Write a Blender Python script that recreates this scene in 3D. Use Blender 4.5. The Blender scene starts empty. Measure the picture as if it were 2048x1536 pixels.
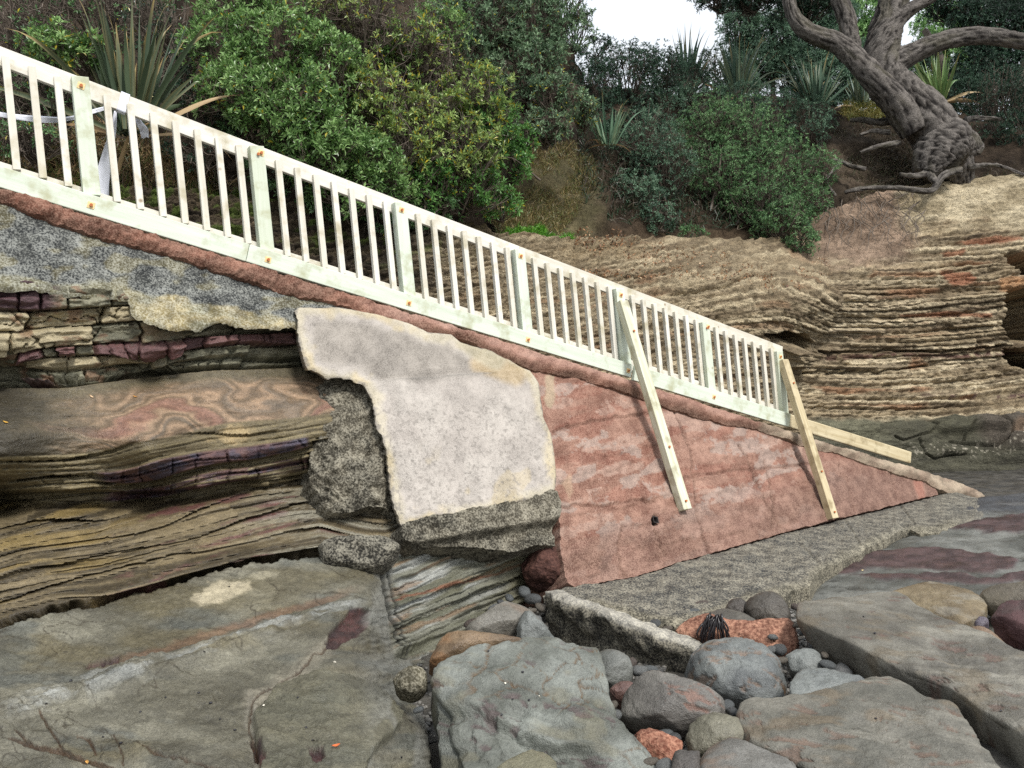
import bpy, math, random
import numpy as np
from mathutils import Matrix, Vector

# ------------------------------------------------------------------ camera, sky, sun, exposure
sc = bpy.context.scene
F = 1600.0
CAM = np.array([0.0, 0.0, 1.85])
PIT, ROL = math.atan(32 / F), math.radians(3.0)
fw = np.array([0, math.cos(PIT), math.sin(PIT)])
u0 = np.array([0, -math.sin(PIT), math.cos(PIT)])
r0 = np.array([1.0, 0, 0])
up = math.cos(ROL) * u0 + math.sin(ROL) * r0
rt = math.cos(ROL) * r0 - math.sin(ROL) * u0
cd = bpy.data.cameras.new('camera')
cd.sensor_width = 36
cd.lens = F / 2048 * 36
cd.clip_start, cd.clip_end = 0.05, 2000
camo = bpy.data.objects.new('camera', cd)
sc.collection.objects.link(camo)
m = np.eye(4)
m[:3, 0], m[:3, 1], m[:3, 2], m[:3, 3] = rt, up, -fw, CAM
camo.matrix_world = Matrix(m.tolist())
sc.camera = camo

SUN = np.array([0.42, -0.62, 0.80])
SUN /= np.linalg.norm(SUN)
W = bpy.data.worlds.new('World')
sc.world = W
W.use_nodes = True
nt = W.node_tree
bg = nt.nodes['Background']
sky = nt.nodes.new('ShaderNodeTexSky')
sky.sky_type = 'NISHITA'
sky.sun_disc = False
sky.sun_elevation = math.asin(SUN[2])
sky.sun_rotation = math.atan2(SUN[0], SUN[1])
sky.dust_density = 3.0
sky.air_density = 1.0
mx = nt.nodes.new('ShaderNodeMix')
mx.data_type = 'RGBA'
mx.inputs[0].default_value = 0.85         # bright white overcast, the sky showing faintly through it
mx.inputs[7].default_value = (5.6, 5.85, 6.1, 1)
nt.links.new(sky.outputs[0], mx.inputs[6])
nt.links.new(mx.outputs[2], bg.inputs[0])
bg.inputs[1].default_value = 0.15
sl = bpy.data.lights.new('sun', 'SUN')
sl.energy = 2.7
sl.angle = math.radians(13)
sl.color = (1.0, 0.97, 0.93)
so = bpy.data.objects.new('sun', sl)
sc.collection.objects.link(so)
so.rotation_euler = Vector((-SUN).tolist()).to_track_quat('-Z', 'Y').to_euler()
so.location = (4, -6, 9)
sc.view_settings.view_transform = 'Standard'
sc.view_settings.look = 'None'
sc.view_settings.exposure = 0.46
sc.view_settings.gamma = 1.0
sc.cycles.use_denoising = False
sc.cycles.sample_clamp_direct = 6
sc.cycles.sample_clamp_indirect = 3
sc.cycles.max_bounces = 5
sc.cycles.diffuse_bounces = 2
sc.cycles.glossy_bounces = 2
sc.cycles.transmission_bounces = 2

# ------------------------------------------------------------------ helpers: pixels, noise, meshes
RNG = np.random.default_rng(7)
random.seed(7)
UPZ = np.array([0, 0, 1.0])


def ray(px, py):
    px = np.asarray(px, float)[..., None]
    py = np.asarray(py, float)[..., None]
    return fw + (px - 1024) / F * rt - (py - 768) / F * up


def P(px, py, d):
    return CAM + np.asarray(d, float)[..., None] * ray(px, py)


def onplane(px, py, p0, n):
    r = ray(px, py)
    d = ((p0 - CAM) @ n) / (r @ n)
    return CAM + d[..., None] * r


def proj(V):
    q = V - CAM
    z = np.maximum(q @ fw, 0.05)
    return 1024 + F * (q @ rt) / z, 768 - F * (q @ up) / z


def unit(v):
    v = np.asarray(v, float)
    return v / np.maximum(np.linalg.norm(v, axis=-1, keepdims=True), 1e-9)


def S(r, g, b):
    c = np.array([r, g, b], float) / 255
    return np.where(c <= 0.04045, c / 12.92, ((c + 0.055) / 1.055) ** 2.4)


def sm(a, b, x):
    t = np.clip((x - a) / (b - a), 0, 1)
    return t * t * (3 - 2 * t)


def lerp(a, b, t):
    t = np.asarray(t)
    return a + (b - a) * t[..., None]


def h3(ix, iy, iz, seed=0):
    with np.errstate(over='ignore'):
        h = (ix.astype(np.uint32) * np.uint32(374761393) + iy.astype(np.uint32) * np.uint32(668265263)
             + iz.astype(np.uint32) * np.uint32(2147483647) + np.uint32(seed * 974711 + 12345))
        h = (h ^ (h >> np.uint32(13))) * np.uint32(1274126177)
        h = (h ^ (h >> np.uint32(16))) * np.uint32(2246822519)
        h = h ^ (h >> np.uint32(15))
    return (h & np.uint32(0xFFFFFF)).astype(float) / 0xFFFFFF


def vnoise(x, y, z, seed=0):
    x, y, z = np.broadcast_arrays(np.asarray(x, float), np.asarray(y, float), np.asarray(z, float))
    fx, fy, fz = np.floor(x), np.floor(y), np.floor(z)
    ix, iy, iz = fx.astype(np.int64), fy.astype(np.int64), fz.astype(np.int64)
    a, b, c = x - fx, y - fy, z - fz
    a, b, c = a * a * (3 - 2 * a), b * b * (3 - 2 * b), c * c * (3 - 2 * c)
    out = 0
    for k in (0, 1):
        wz = c if k else 1 - c
        for j in (0, 1):
            wy = b if j else 1 - b
            for i in (0, 1):
                wx = a if i else 1 - a
                out = out + wx * wy * wz * h3(ix + i, iy + j, iz + k, seed)
    return out * 2 - 1


def fbm(x, y, z=0.0, o=4, seed=0, g=0.5):
    x, y, z = np.asarray(x, float), np.asarray(y, float), np.asarray(z, float)
    a, s, t = 1.0, 0.0, 0.0
    for i in range(o):
        s = s + a * vnoise(x * 2 ** i + 17.3 * i, y * 2 ** i + 5.1 * i, z * 2 ** i, seed + i)
        t += a
        a *= g
    return s / t * 1.5


def cells(x, y, seed=0):
    """2-D Worley: distance to the nearest border (F2-F1) and a random value per cell."""
    fx, fy = np.floor(x), np.floor(y)
    d1 = np.full(x.shape, 9.0)
    d2 = np.full(x.shape, 9.0)
    idv = np.zeros(x.shape)
    for j in (-1, 0, 1):
        for i in (-1, 0, 1):
            cx, cy = (fx + i).astype(np.int64), (fy + j).astype(np.int64)
            z0 = np.zeros_like(cx)
            qx = cx + h3(cx, cy, z0, seed)
            qy = cy + h3(cx, cy, z0, seed + 1)
            d = np.hypot(x - qx, y - qy)
            n = d < d1
            d2 = np.where(n, d1, np.minimum(d2, d))
            idv = np.where(n, h3(cx, cy, z0, seed + 2), idv)
            d1 = np.where(n, d, d1)
    return d2 - d1, idv


def seg(px, py, poly, closed=False):
    """unsigned distance (px) to a polyline"""
    d = np.full(np.shape(px), 1e9)
    pts = list(poly) + ([poly[0]] if closed else [])
    for (x0, y0), (x1, y1) in zip(pts[:-1], pts[1:]):
        dx, dy = x1 - x0, y1 - y0
        t = np.clip(((px - x0) * dx + (py - y0) * dy) / max(dx * dx + dy * dy, 1e-9), 0, 1)
        d = np.minimum(d, np.hypot(px - x0 - t * dx, py - y0 - t * dy))
    return d


def sdf(px, py, poly):
    """signed distance, positive inside"""
    px, py = np.asarray(px, float), np.asarray(py, float)
    ins = np.zeros(px.shape, bool)
    n = len(poly)
    for i in range(n):
        (x0, y0), (x1, y1) = poly[i], poly[(i + 1) % n]
        if y0 == y1:
            continue
        c = ((y0 > py) != (y1 > py)) & (px < (x1 - x0) * (py - y0) / (y1 - y0) + x0)
        ins ^= c
    d = seg(px, py, poly, True)
    return np.where(ins, d, -d)


def tps(ctrl, smooth=0.0):
    c = np.array(ctrl, float)
    X = c[:, :2] / 500
    n = len(X)

    def U(r2):
        return 0.5 * r2 * np.log(np.maximum(r2, 1e-12))
    r2 = ((X[:, None] - X[None]) ** 2).sum(-1)
    A = np.zeros((n + 3, n + 3))
    A[:n, :n] = U(r2) + smooth * np.eye(n)
    A[:n, n] = 1
    A[:n, n + 1:] = X
    A[n, :n] = 1
    A[n + 1:, :n] = X.T
    w = np.linalg.solve(A, np.concatenate([c[:, 2], np.zeros(3)]))

    def f(px, py):
        sh = np.shape(px)
        q = np.stack([np.ravel(px), np.ravel(py)], -1) / 500
        out = np.zeros(len(q))
        for s in range(0, len(q), 40000):
            b = q[s:s + 40000]
            out[s:s + 40000] = U(((b[:, None] - X[None]) ** 2).sum(-1)) @ w[:n] + w[n] + b @ w[n + 1:]
        return out.reshape(sh)
    return f


def pl(x, pts):
    a = np.array(pts, float)
    return np.interp(x, a[:, 0], a[:, 1])


def mesh(name, V, Q=None, T=None, mat=None, parent=None, col=None, loc=None, smooth=True):
    V = np.asarray(V, float)
    Q = np.zeros((0, 4), int) if Q is None else np.asarray(Q, int).reshape(-1, 4)
    T = np.zeros((0, 3), int) if T is None else np.asarray(T, int).reshape(-1, 3)
    if loc is None:
        loc = np.zeros(3) if parent is not None else np.array([V[:, 0].mean(), V[:, 1].mean(), V[:, 2].min()])
    me = bpy.data.meshes.new(name)
    me.vertices.add(len(V))
    me.vertices.foreach_set('co', (V - loc).astype(np.float32).ravel())
    me.loops.add(Q.size + T.size)
    me.loops.foreach_set('vertex_index', np.concatenate([Q.ravel(), T.ravel()]).astype(np.int32))
    me.polygons.add(len(Q) + len(T))
    me.polygons.foreach_set('loop_start', np.concatenate([np.arange(len(Q)) * 4, Q.size + np.arange(len(T)) * 3]).astype(np.int32))
    me.update(calc_edges=True)
    me.polygons.foreach_set('use_smooth', np.full(len(Q) + len(T), smooth))
    if col is not None:
        at = me.color_attributes.new('Col', 'FLOAT_COLOR', 'POINT')
        c = np.ones((len(V), 4), np.float32)
        c[:, :3] = np.clip(col, 0.003, 0.95)
        at.data.foreach_set('color', c.ravel())
    if mat is not None:
        me.materials.append(mat)
    o = bpy.data.objects.new(name, me)
    sc.collection.objects.link(o)
    o.location = loc
    if parent is not None:
        o.parent = parent
        o.matrix_parent_inverse = Matrix.Translation(-Vector(parent.location))
    return o


def tag(o, label=None, cat=None, group=None, kind=None):
    if label:
        o['label'] = label
    if cat:
        o['category'] = cat
    if group:
        o['group'] = group
    if kind:
        o['kind'] = kind
    return o


def empty(name, loc, label, cat, group=None):
    o = bpy.data.objects.new(name, None)
    sc.collection.objects.link(o)
    o.location = [float(v) for v in loc]
    o.empty_display_size = 0.2
    return tag(o, label, cat, group)


def grid_normals(G):
    a = np.gradient(G, axis=1)
    b = np.gradient(G, axis=0)
    n = unit(np.cross(a, b))
    s = ((G - CAM) * n).sum(-1) > 0
    n[s] *= -1
    return n


def sheet(name, x0, x1, y0, y1, st, depth, mask, disp, color, mat, skirt, parent=None, plane=None, edge=4.0, shear=None, push=None, sty=None):
    """a rock or wall face: base surface + relief along its normal + a rim turned back by `skirt` for thickness"""
    xs, ys = np.arange(x0, x1 + st, st), np.arange(y0, y1 + st, sty or st)
    PX, PY = np.meshgrid(xs, ys)
    if shear is not None:
        PY = PY + shear(PX)
    G = onplane(PX, PY, *plane) if plane is not None else P(PX, PY, depth(PX, PY))
    N = grid_normals(G)
    if push is not None:                    # beds weather back level, not square to the slope
        hd = unit((CAM - G) * [1, 1, 0])
        N = unit(lerp(N, hd, push(PX, PY)))
    G = G + N * disp(PX, PY, G)[..., None]
    C = color(PX, PY, G)
    if mask is None:
        ok = np.ones(PX.shape, bool)
    else:
        ok = sdf(PX, PY, mask) + edge * fbm(PX / 22, PY / 22, 3.3, 3, 91) > 0
    H, Wd = PX.shape
    idx = np.arange(H * Wd).reshape(H, Wd)
    q = np.stack([idx[:-1, :-1], idx[1:, :-1], idx[1:, 1:], idx[:-1, 1:]], -1).reshape(-1, 4)
    q = q[ok.ravel()[q].all(1)]
    used = np.unique(q)
    rm = np.full(H * Wd, -1)
    rm[used] = np.arange(len(used))
    q = rm[q]
    V, C = G.reshape(-1, 3)[used], C.reshape(-1, 3)[used]
    e = np.concatenate([q[:, [0, 1]], q[:, [1, 2]], q[:, [2, 3]], q[:, [3, 0]]])
    k = np.sort(e, 1)
    key = k[:, 0] * (len(V) + 1) + k[:, 1]
    uq, first, cnt = np.unique(key, return_index=True, return_counts=True)
    be = e[first[cnt == 1]]
    # pull the rim in so that the masked outline is smooth rather than stepped
    for _ in range(2):
        acc = np.zeros((len(V), 3))
        n_ = np.zeros(len(V))
        for a, b in ((0, 1), (1, 0)):
            np.add.at(acc, be[:, a], V[be[:, b]])
            np.add.at(n_, be[:, a], 1)
        w = n_ > 0
        V[w] = 0.5 * V[w] + 0.5 * acc[w] / n_[w][:, None]
    bv = np.unique(be)
    if skirt is not None:
        nv, nb = len(V), len(bv)
        m1 = np.full(nv, -1)
        m1[bv] = nv + np.arange(nb)
        V = np.concatenate([V, V[bv], V[bv] + np.asarray(skirt(V[bv]) if callable(skirt) else skirt)])
        C = np.concatenate([C, C[bv], C[bv]])
        e0, e1 = m1[be[:, 0]], m1[be[:, 1]]
        q = np.concatenate([q, np.stack([e1, e0, e0 + nb, e1 + nb], -1)])
    return mesh(name, V, q, None, mat, parent, C)


def tube(path, rad, ns=8, base=0):
    path = np.asarray(path, float)
    rad = np.asarray(rad, float)
    t = unit(np.gradient(path, axis=0))
    ref = np.array([0.3, 0.2, 0.93])
    n1 = unit(np.cross(t, ref))
    n2 = np.cross(t, n1)
    a = np.arange(ns) / ns * 2 * np.pi
    V = path[:, None] + rad[:, None, None] * (np.cos(a)[None, :, None] * n1[:, None] + np.sin(a)[None, :, None] * n2[:, None])
    k = len(path)
    i = np.arange(k - 1)[:, None] * ns
    j = np.arange(ns)[None]
    q = np.stack([i + j, i + (j + 1) % ns, i + ns + (j + 1) % ns, i + ns + j], -1).reshape(-1, 4) + base
    return V.reshape(-1, 3), q


def catmull(pts, n):
    p = np.asarray(pts, float)
    p = np.concatenate([[2 * p[0] - p[1]], p, [2 * p[-1] - p[-2]]])
    k = len(p) - 3
    u = np.linspace(0, k - 1e-6, n)
    i = u.astype(int)
    t = (u - i)[:, None]
    a, b, c, d = p[i], p[i + 1], p[i + 2], p[i + 3]
    return 0.5 * (2 * b + (c - a) * t + (2 * a - 5 * b + 4 * c - d) * t ** 2 + (3 * b - a - 3 * c + d) * t ** 3)


def tubes(items, ns):
    Vs, Qs, b = [], [], 0
    for path, rad in items:
        v, q = tube(path, rad, ns, b)
        Vs.append(v)
        Qs.append(q)
        b += len(v)
    return np.concatenate(Vs), np.concatenate(Qs)


# ------------------------------------------------------------------ materials
def N(nt, t, **kw):
    n = nt.nodes.new(t)
    for k, v in kw.items():
        if k.startswith('i_'):
            n.inputs[int(k[2:])].default_value = v
        else:
            setattr(n, k, v)
    return n


def base_mat(name):
    m = bpy.data.materials.new(name)
    m.use_nodes = True
    nt = m.node_tree
    return m, nt, nt.nodes['Principled BSDF'], nt.nodes.new('ShaderNodeTexCoord')


def noise(nt, tc, scale, detail=6, rough=0.6, vec=None):
    n = N(nt, 'ShaderNodeTexNoise')
    n.inputs['Scale'].default_value = scale
    n.inputs['Detail'].default_value = detail
    n.inputs['Roughness'].default_value = rough
    nt.links.new(vec if vec is not None else tc.outputs['Object'], n.inputs['Vector'])
    return n.outputs[0]


def mrange(nt, src, a, b, c, d):
    n = N(nt, 'ShaderNodeMapRange')
    for i, v in enumerate((a, b, c, d)):
        n.inputs[i + 1].default_value = v
    nt.links.new(src, n.inputs[0])
    return n.outputs[0]


def mixc(nt, fac, a, b, mode='MIX'):
    n = N(nt, 'ShaderNodeMix', data_type='RGBA', blend_type=mode)
    for i, s in ((0, fac), (6, a), (7, b)):
        if hasattr(s, 'is_linked') or hasattr(s, 'links'):
            nt.links.new(s, n.inputs[i])
        else:
            n.inputs[i].default_value = s if i == 0 else (*s, 1)
    return n.outputs[2]


def bump(nt, bs, src, strength, dist, prev=None):
    b = N(nt, 'ShaderNodeBump')
    b.inputs['Strength'].default_value = strength
    b.inputs['Distance'].default_value = dist
    nt.links.new(src, b.inputs['Height'])
    if prev is not None:
        nt.links.new(prev, b.inputs['Normal'])
    nt.links.new(b.outputs[0], bs.inputs['Normal'])
    return b.outputs[0]


def attr(nt):
    return N(nt, 'ShaderNodeAttribute', attribute_name='Col').outputs[0]


def rock_mat(name, rough=(0.5, 0.9), s1=14, s2=70, amp=0.35, bd=0.02, bs_=0.5, stretch=None, spec=0.5, gain=0.65, grit=150):
    m, nt, bs, tc = base_mat(name)
    vec = None
    if stretch is not None:
        mp = N(nt, 'ShaderNodeMapping')
        mp.inputs['Scale'].default_value = stretch
        nt.links.new(tc.outputs['Object'], mp.inputs[0])
        vec = mp.outputs[0]
    a, b = noise(nt, tc, s1, 8, 0.65, vec), noise(nt, tc, s2, 5, 0.7)
    v = N(nt, 'ShaderNodeMath', operation='ADD')
    nt.links.new(a, v.inputs[0])
    nt.links.new(b, v.inputs[1])
    g = noise(nt, tc, grit, 2, 0.6)
    v2 = N(nt, 'ShaderNodeMath', operation='MULTIPLY_ADD')
    nt.links.new(g, v2.inputs[0])
    v2.inputs[1].default_value = 0.9
    nt.links.new(v.outputs[0], v2.inputs[2])
    f = mrange(nt, v2.outputs[0], 1.18, 1.72, gain * (1 - amp), gain * (1 + amp))
    cmb = N(nt, 'ShaderNodeVectorMath', operation='SCALE')
    nt.links.new(attr(nt), cmb.inputs[0])
    nt.links.new(f, cmb.inputs['Scale'])
    nt.links.new(cmb.outputs[0], bs.inputs['Base Color'])
    nt.links.new(mrange(nt, noise(nt, tc, s1 * 0.5, 5), 0.35, 0.65, *rough), bs.inputs['Roughness'])
    bs.inputs['Specular IOR Level'].default_value = spec
    p = bump(nt, bs, a, bs_, bd)
    p = bump(nt, bs, b, bs_, bd * 0.5, p)
    bump(nt, bs, g, bs_ * 1.3, 0.009, p)
    return m


def speck_mat(name, dark, light, scale=70, lo=0.47, hi=0.56, keep=0.35, bd=0.012, rough=0.85, big=9, gain=0.8, cloud=(0.72, 1.2)):
    """weathered concrete: the face's own colour broken up by a crust of dark and pale grains"""
    m, nt, bs, tc = base_mat(name)
    a = noise(nt, tc, scale, 3, 0.62)
    b = noise(nt, tc, big, 6, 0.65)
    v = N(nt, 'ShaderNodeMath', operation='ADD')
    nt.links.new(mrange(nt, b, 0.3, 0.7, -0.09, 0.09), v.inputs[0])
    nt.links.new(a, v.inputs[1])
    f = mrange(nt, v.outputs[0], lo, hi, 0, 1)
    sp = mixc(nt, f, dark, light)
    c = mixc(nt, keep, sp, attr(nt))
    g = mrange(nt, b, 0.35, 0.65, gain * cloud[0], gain * cloud[1])
    cmb = N(nt, 'ShaderNodeVectorMath', operation='SCALE')
    nt.links.new(c, cmb.inputs[0])
    nt.links.new(g, cmb.inputs['Scale'])
    nt.links.new(cmb.outputs[0], bs.inputs['Base Color'])
    bs.inputs['Roughness'].default_value = rough
    bs.inputs['Specular IOR Level'].default_value = 0.3
    p = bump(nt, bs, a, 0.6, bd)
    bump(nt, bs, b, 0.5, bd * 2.5, p)
    return m


def wood_mat(name, c1, c2, stain, green=0.0):
    m, nt, bs, tc = base_mat(name)
    oi = N(nt, 'ShaderNodeObjectInfo')
    mp = N(nt, 'ShaderNodeMapping')
    mp.inputs['Scale'].default_value = (1.6, 26, 26)
    ad = N(nt, 'ShaderNodeVectorMath', operation='ADD')
    sc_ = N(nt, 'ShaderNodeVectorMath', operation='SCALE')
    sc_.inputs[0].default_value = (31.0, 7.0, 3.0)
    nt.links.new(oi.outputs['Random'], sc_.inputs['Scale'])
    nt.links.new(tc.outputs['Object'], ad.inputs[0])
    nt.links.new(sc_.outputs[0], ad.inputs[1])
    nt.links.new(ad.outputs[0], mp.inputs[0])
    g = noise(nt, tc, 1.0, 6, 0.65, mp.outputs[0])
    k = noise(nt, tc, 5.0, 4, 0.6, ad.outputs[0])
    c = mixc(nt, mrange(nt, g, 0.35, 0.68, 0, 1), c1, c2)
    c = mixc(nt, mrange(nt, k, 0.52, 0.70, 0, 0.75), c, stain)
    vo = N(nt, 'ShaderNodeTexVoronoi')
    vo.inputs['Scale'].default_value = 3.2
    nt.links.new(ad.outputs[0], vo.inputs['Vector'])
    c = mixc(nt, mrange(nt, vo.outputs['Distance'], 0.03, 0.07, 0.75, 0), c, tuple(S(120, 92, 55)))
    c = mixc(nt, mrange(nt, oi.outputs['Random'], 0, 1, 0, 0.3), c, tuple(np.array(stain) * 1.1))
    nt.links.new(c, bs.inputs['Base Color'])
    bs.inputs['Roughness'].default_value = 0.72
    bs.inputs['Specular IOR Level'].default_value = 0.3
    bump(nt, bs, g, 0.35, 0.004)
    return m


def leaf_mat(name, rough=0.45, tr=0.25):
    m, nt, bs, tc = base_mat(name)
    a = attr(nt)
    nt.links.new(a, bs.inputs['Base Color'])
    bs.inputs['Roughness'].default_value = rough
    bs.inputs['Specular IOR Level'].default_value = 0.45
    t = N(nt, 'ShaderNodeBsdfTranslucent')
    nt.links.new(a, t.inputs[0])
    ms = N(nt, 'ShaderNodeMixShader')
    ms.inputs[0].default_value = tr
    nt.links.new(bs.outputs[0], ms.inputs[1])
    nt.links.new(t.outputs[0], ms.inputs[2])
    nt.links.new(ms.outputs[0], nt.nodes['Material Output'].inputs[0])
    return m


def plain_mat(name, c, rough=0.6, metal=0.0, amp=0.25, scale=60):
    m, nt, bs, tc = base_mat(name)
    n = noise(nt, tc, scale, 5)
    f = mrange(nt, n, 0.3, 0.7, 0, 1)
    nt.links.new(mixc(nt, f, tuple(np.array(c) * (1 - amp)), tuple(np.minimum(np.array(c) * (1 + amp), 0.95))), bs.inputs['Base Color'])
    bs.inputs['Roughness'].default_value = rough
    bs.inputs['Metallic'].default_value = metal
    bump(nt, bs, n, 0.3, 0.002)
    return m


M = dict(
    ledge=rock_mat('wet_ledge_rock', (0.27, 0.6), 11, 55, 0.36, 0.02, 0.6, (1, 1, 2.2), 0.5, 0.6),
    boulder=rock_mat('boulder_rock', (0.3, 0.7), 9, 55, 0.3, 0.02, 0.5, None, 0.5, 0.6),
    cliff=rock_mat('layered_cliff_rock', (0.75, 0.95), 7, 40, 0.5, 0.08, 0.8, (0.6, 0.6, 2.6), 0.25, 0.9, 60),
    soil=rock_mat('bank_soil', (0.9, 1.0), 6, 40, 0.6, 0.06, 0.8, None, 0.1, 0.6, 90),
    ground=rock_mat('foreshore_rock', (0.3, 0.7), 6, 50, 0.4, 0.02, 0.6, None, 0.5, 0.55),
    bark=rock_mat('tree_bark', (0.8, 0.95), 9, 45, 0.5, 0.05, 0.8, None, 0.2, 0.85, 60),
    red=speck_mat('red_concrete', tuple(S(104, 68, 54)), tuple(S(214, 176, 154)), 85, 0.39, 0.59, 0.58, 0.016, 0.85, 6, 0.64, (0.9, 1.08)),
    patch=speck_mat('render_patch', tuple(S(114, 108, 102)), tuple(S(230, 221, 210)), 120, 0.33, 0.55, 0.55, 0.008, 0.85, 5, 0.58, (0.92, 1.06)),
    lichen=speck_mat('lichen_concrete', tuple(S(50, 54, 56)), tuple(S(176, 176, 166)), 70, 0.42, 0.60, 0.35, 0.012),
    crust=speck_mat('barnacle_concrete', tuple(S(40, 38, 34)), tuple(S(190, 184, 166)), 62, 0.41, 0.61, 0.3, 0.03, 0.85, 7, 0.6),
    apron=speck_mat('barnacle_footing', tuple(S(58, 61, 66)), tuple(S(214, 206, 184)), 66, 0.43, 0.59, 0.25, 0.03, 0.85, 7, 0.46, (0.85, 1.12)),
    redrock=speck_mat('red_rubble', tuple(S(100, 62, 50)), tuple(S(204, 158, 132)), 48, 0.38, 0.64, 0.4, 0.025),
    wood=wood_mat('pale_timber', S(231, 228, 219), S(211, 206, 194), S(168, 159, 128)),
    gwood=wood_mat('treated_timber', S(217, 225, 212), S(199, 208, 191), S(164, 164, 128)),
    bwood=wood_mat('braced_timber', S(214, 218, 200), S(184, 182, 152), S(132, 120, 86)),
    owood=wood_mat('weathered_timber', S(212, 200, 168), S(182, 166, 130), S(128, 112, 80)),
    rust=plain_mat('rusty_steel', S(176, 104, 58), 0.8, 0.0, 0.4, 120),
    plate=plain_mat('stained_washer', S(228, 196, 140), 0.6, 0.0, 0.3, 90),
    tape=plain_mat('white_plastic', S(225, 228, 238), 0.4, 0.0, 0.06, 8),
    leaf=leaf_mat('glossy_leaf', 0.32, 0.25),
    dull=leaf_mat('dull_leaf', 0.6, 0.2),
    blade=leaf_mat('flax_blade', 0.45, 0.15),
    twig=plain_mat('grey_twig', S(98, 88, 78), 0.9, 0, 0.35, 20),
    shell=plain_mat('dark_shell', S(34, 33, 38), 0.3, 0, 0.3, 200),
    pale=plain_mat('pale_shell', S(222, 216, 200), 0.5, 0, 0.1, 200),
    weed=plain_mat('black_seaweed', S(22, 17, 18), 0.3, 0, 0.3, 60),
    hole=plain_mat('drain_pipe', S(40, 34, 32), 0.9, 0, 0.3, 60),  # near-black stands in for the shade inside the drain hole
)

# ------------------------------------------------------------------ ramp line and wall plane
D0, TC = 6.0, 0.1154


def dep(t):
    return D0 * (1 + TC * t)


def tp(px):
    return (px - 160) / (413.3 - TC * px)


LA = P(0, 372.6, dep(tp(0.0)))
LB = P(1823, 932, dep(tp(1823.0)))
E = unit(LB - LA)                           # down the ramp
EH = unit(E * [1, 1, 0])
NH = np.array([EH[1], -EH[0], 0.0])         # out of the wall, towards the beach
BAT = math.radians(28)
DW = NH * math.sin(BAT) - UPZ * math.cos(BAT)
NW = unit(np.cross(E, DW))
if NW @ NH < 0:
    NW = -NW
WALL = (LA, NW)


def wallp(px, py, off=0.0):
    return onplane(np.asarray(px, float), np.asarray(py, float), LA + NW * off, NW)


# ------------------------------------------------------------------ the beach: one sheet out to the horizon
def pond(x, y):
    return 0


gx = np.concatenate([[-260, -120, -60, -30, -15, -9], np.arange(-6, 12.01, 0.035), [13, 14.5, 17, 22, 32, 60, 120, 260]])
gy = np.concatenate([[-260, -120, -50, -20, -8, -2], np.arange(1.5, 10, 0.04), np.arange(10, 20, 0.08), [22, 25, 30, 40, 70, 140, 300]])
GX, GY = np.meshgrid(gx, gy)
near = sm(-9, -5, GX) * (1 - sm(12, 14, GX)) * (1 - sm(20, 24, GY))
vx, vy = proj(np.stack([GX, GY, np.zeros_like(GX)], -1))
# bedrock shelf to the right of the footing: low steps that follow the bedding
shelf = sdf(vx, vy, [(1560, 1260), (1640, 1165), (1700, 1120), (1850, 1060), (1960, 1000), (2400, 960), (2600, 1300), (2000, 1260), (1750, 1220)])
bed = vy - 0.06 * (vx - 1700) + 5 * fbm(vx / 60, vy / 30, 0, 4, 5)
stp = np.floor(bed / 26) + sm(0.75, 1.0, (bed / 26) % 1)
GZ = near * (0.02 * fbm(GX * 1.5, GY * 1.5, 0, 4, 3) + 0.008 * fbm(GX * 9, GY * 9, 0, 3, 4)) - 0.03
GZ = GZ + sm(-10, 15, shelf) * near * (0.05 - 0.018 * (stp - 43) + 0.012 * fbm(GX * 4, GY * 14, 0, 4, 8))
gcol = lerp(S(72, 70, 66), S(104, 100, 92), sm(-0.6, 0.6, fbm(GX * 7, GY * 7, 0, 4, 9)))
flat = lerp(S(104, 105, 98), S(146, 147, 140), sm(-0.4, 0.6, fbm(vx / 90, vy / 12, 0, 4, 12)))
fcr, _ = cells(GX * 1.1 + 0.2 * fbm(GX * 3, GY * 3, 0, 3, 161), GY * 2.2 + 0.2 * fbm(GX * 3, GY * 3, 4, 3, 162), 163)
crk = (1 - sm(0.01, 0.045, fcr)) * sm(-.2, .2, fbm(GX * 0.8, GY * 0.8, 0, 3, 164))
flat = lerp(flat, S(58, 56, 48), crk * 0.8)
GZ = GZ - 0.015 * crk * sm(-10, 15, shelf) * near
n_ = 4 * fbm(vx / 40, vy / 14, 2, 4, 15)
pb1 = sdf(vx, vy + n_, [(1660, 1140), (1760, 1105), (1850, 1100), (1960, 1110), (2040, 1122), (2030, 1140), (1980, 1150), (1860, 1145), (1760, 1142), (1690, 1150)])
pb2 = sdf(vx, vy + n_, [(1690, 1152), (1850, 1148), (1990, 1153), (2300, 1140), (2300, 1190), (2048, 1166), (1880, 1165), (1760, 1162)])
pb3 = sdf(vx, vy + n_, [(1895, 1070), (1960, 1050), (2060, 1040), (2300, 1040), (2300, 1085), (2060, 1082), (1960, 1080)])
pw = np.maximum(np.maximum(sm(-1, 3, pb1), sm(-1, 3, pb2)), sm(-1, 3, pb3))
flat = lerp(flat, lerp(S(76, 56, 55), S(104, 80, 78), sm(-.5, .5, fbm(vx / 20, vy / 6, 0, 3, 19))), pw)
GZ = GZ + pw * 0.02 * near
bgl = sm(1760, 1840, vx) * (1 - sm(1030, 1050, vy))
flat = lerp(flat, lerp(S(84, 86, 90), S(112, 112, 112), sm(-0.3, 0.5, fbm(vx / 70, vy / 8, 4, 4, 22))), bgl)
shl = sm(0.25, 0.5, fbm(vx / 9, vy / 3.5, 0, 3, 25)) * sm(930, 940, vy) * (1 - sm(958, 968, vy - 0.02 * (2048 - vx))) * sm(1880, 1960, vx)
flat = lerp(flat, S(206, 196, 180), shl * 0.7)
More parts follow.
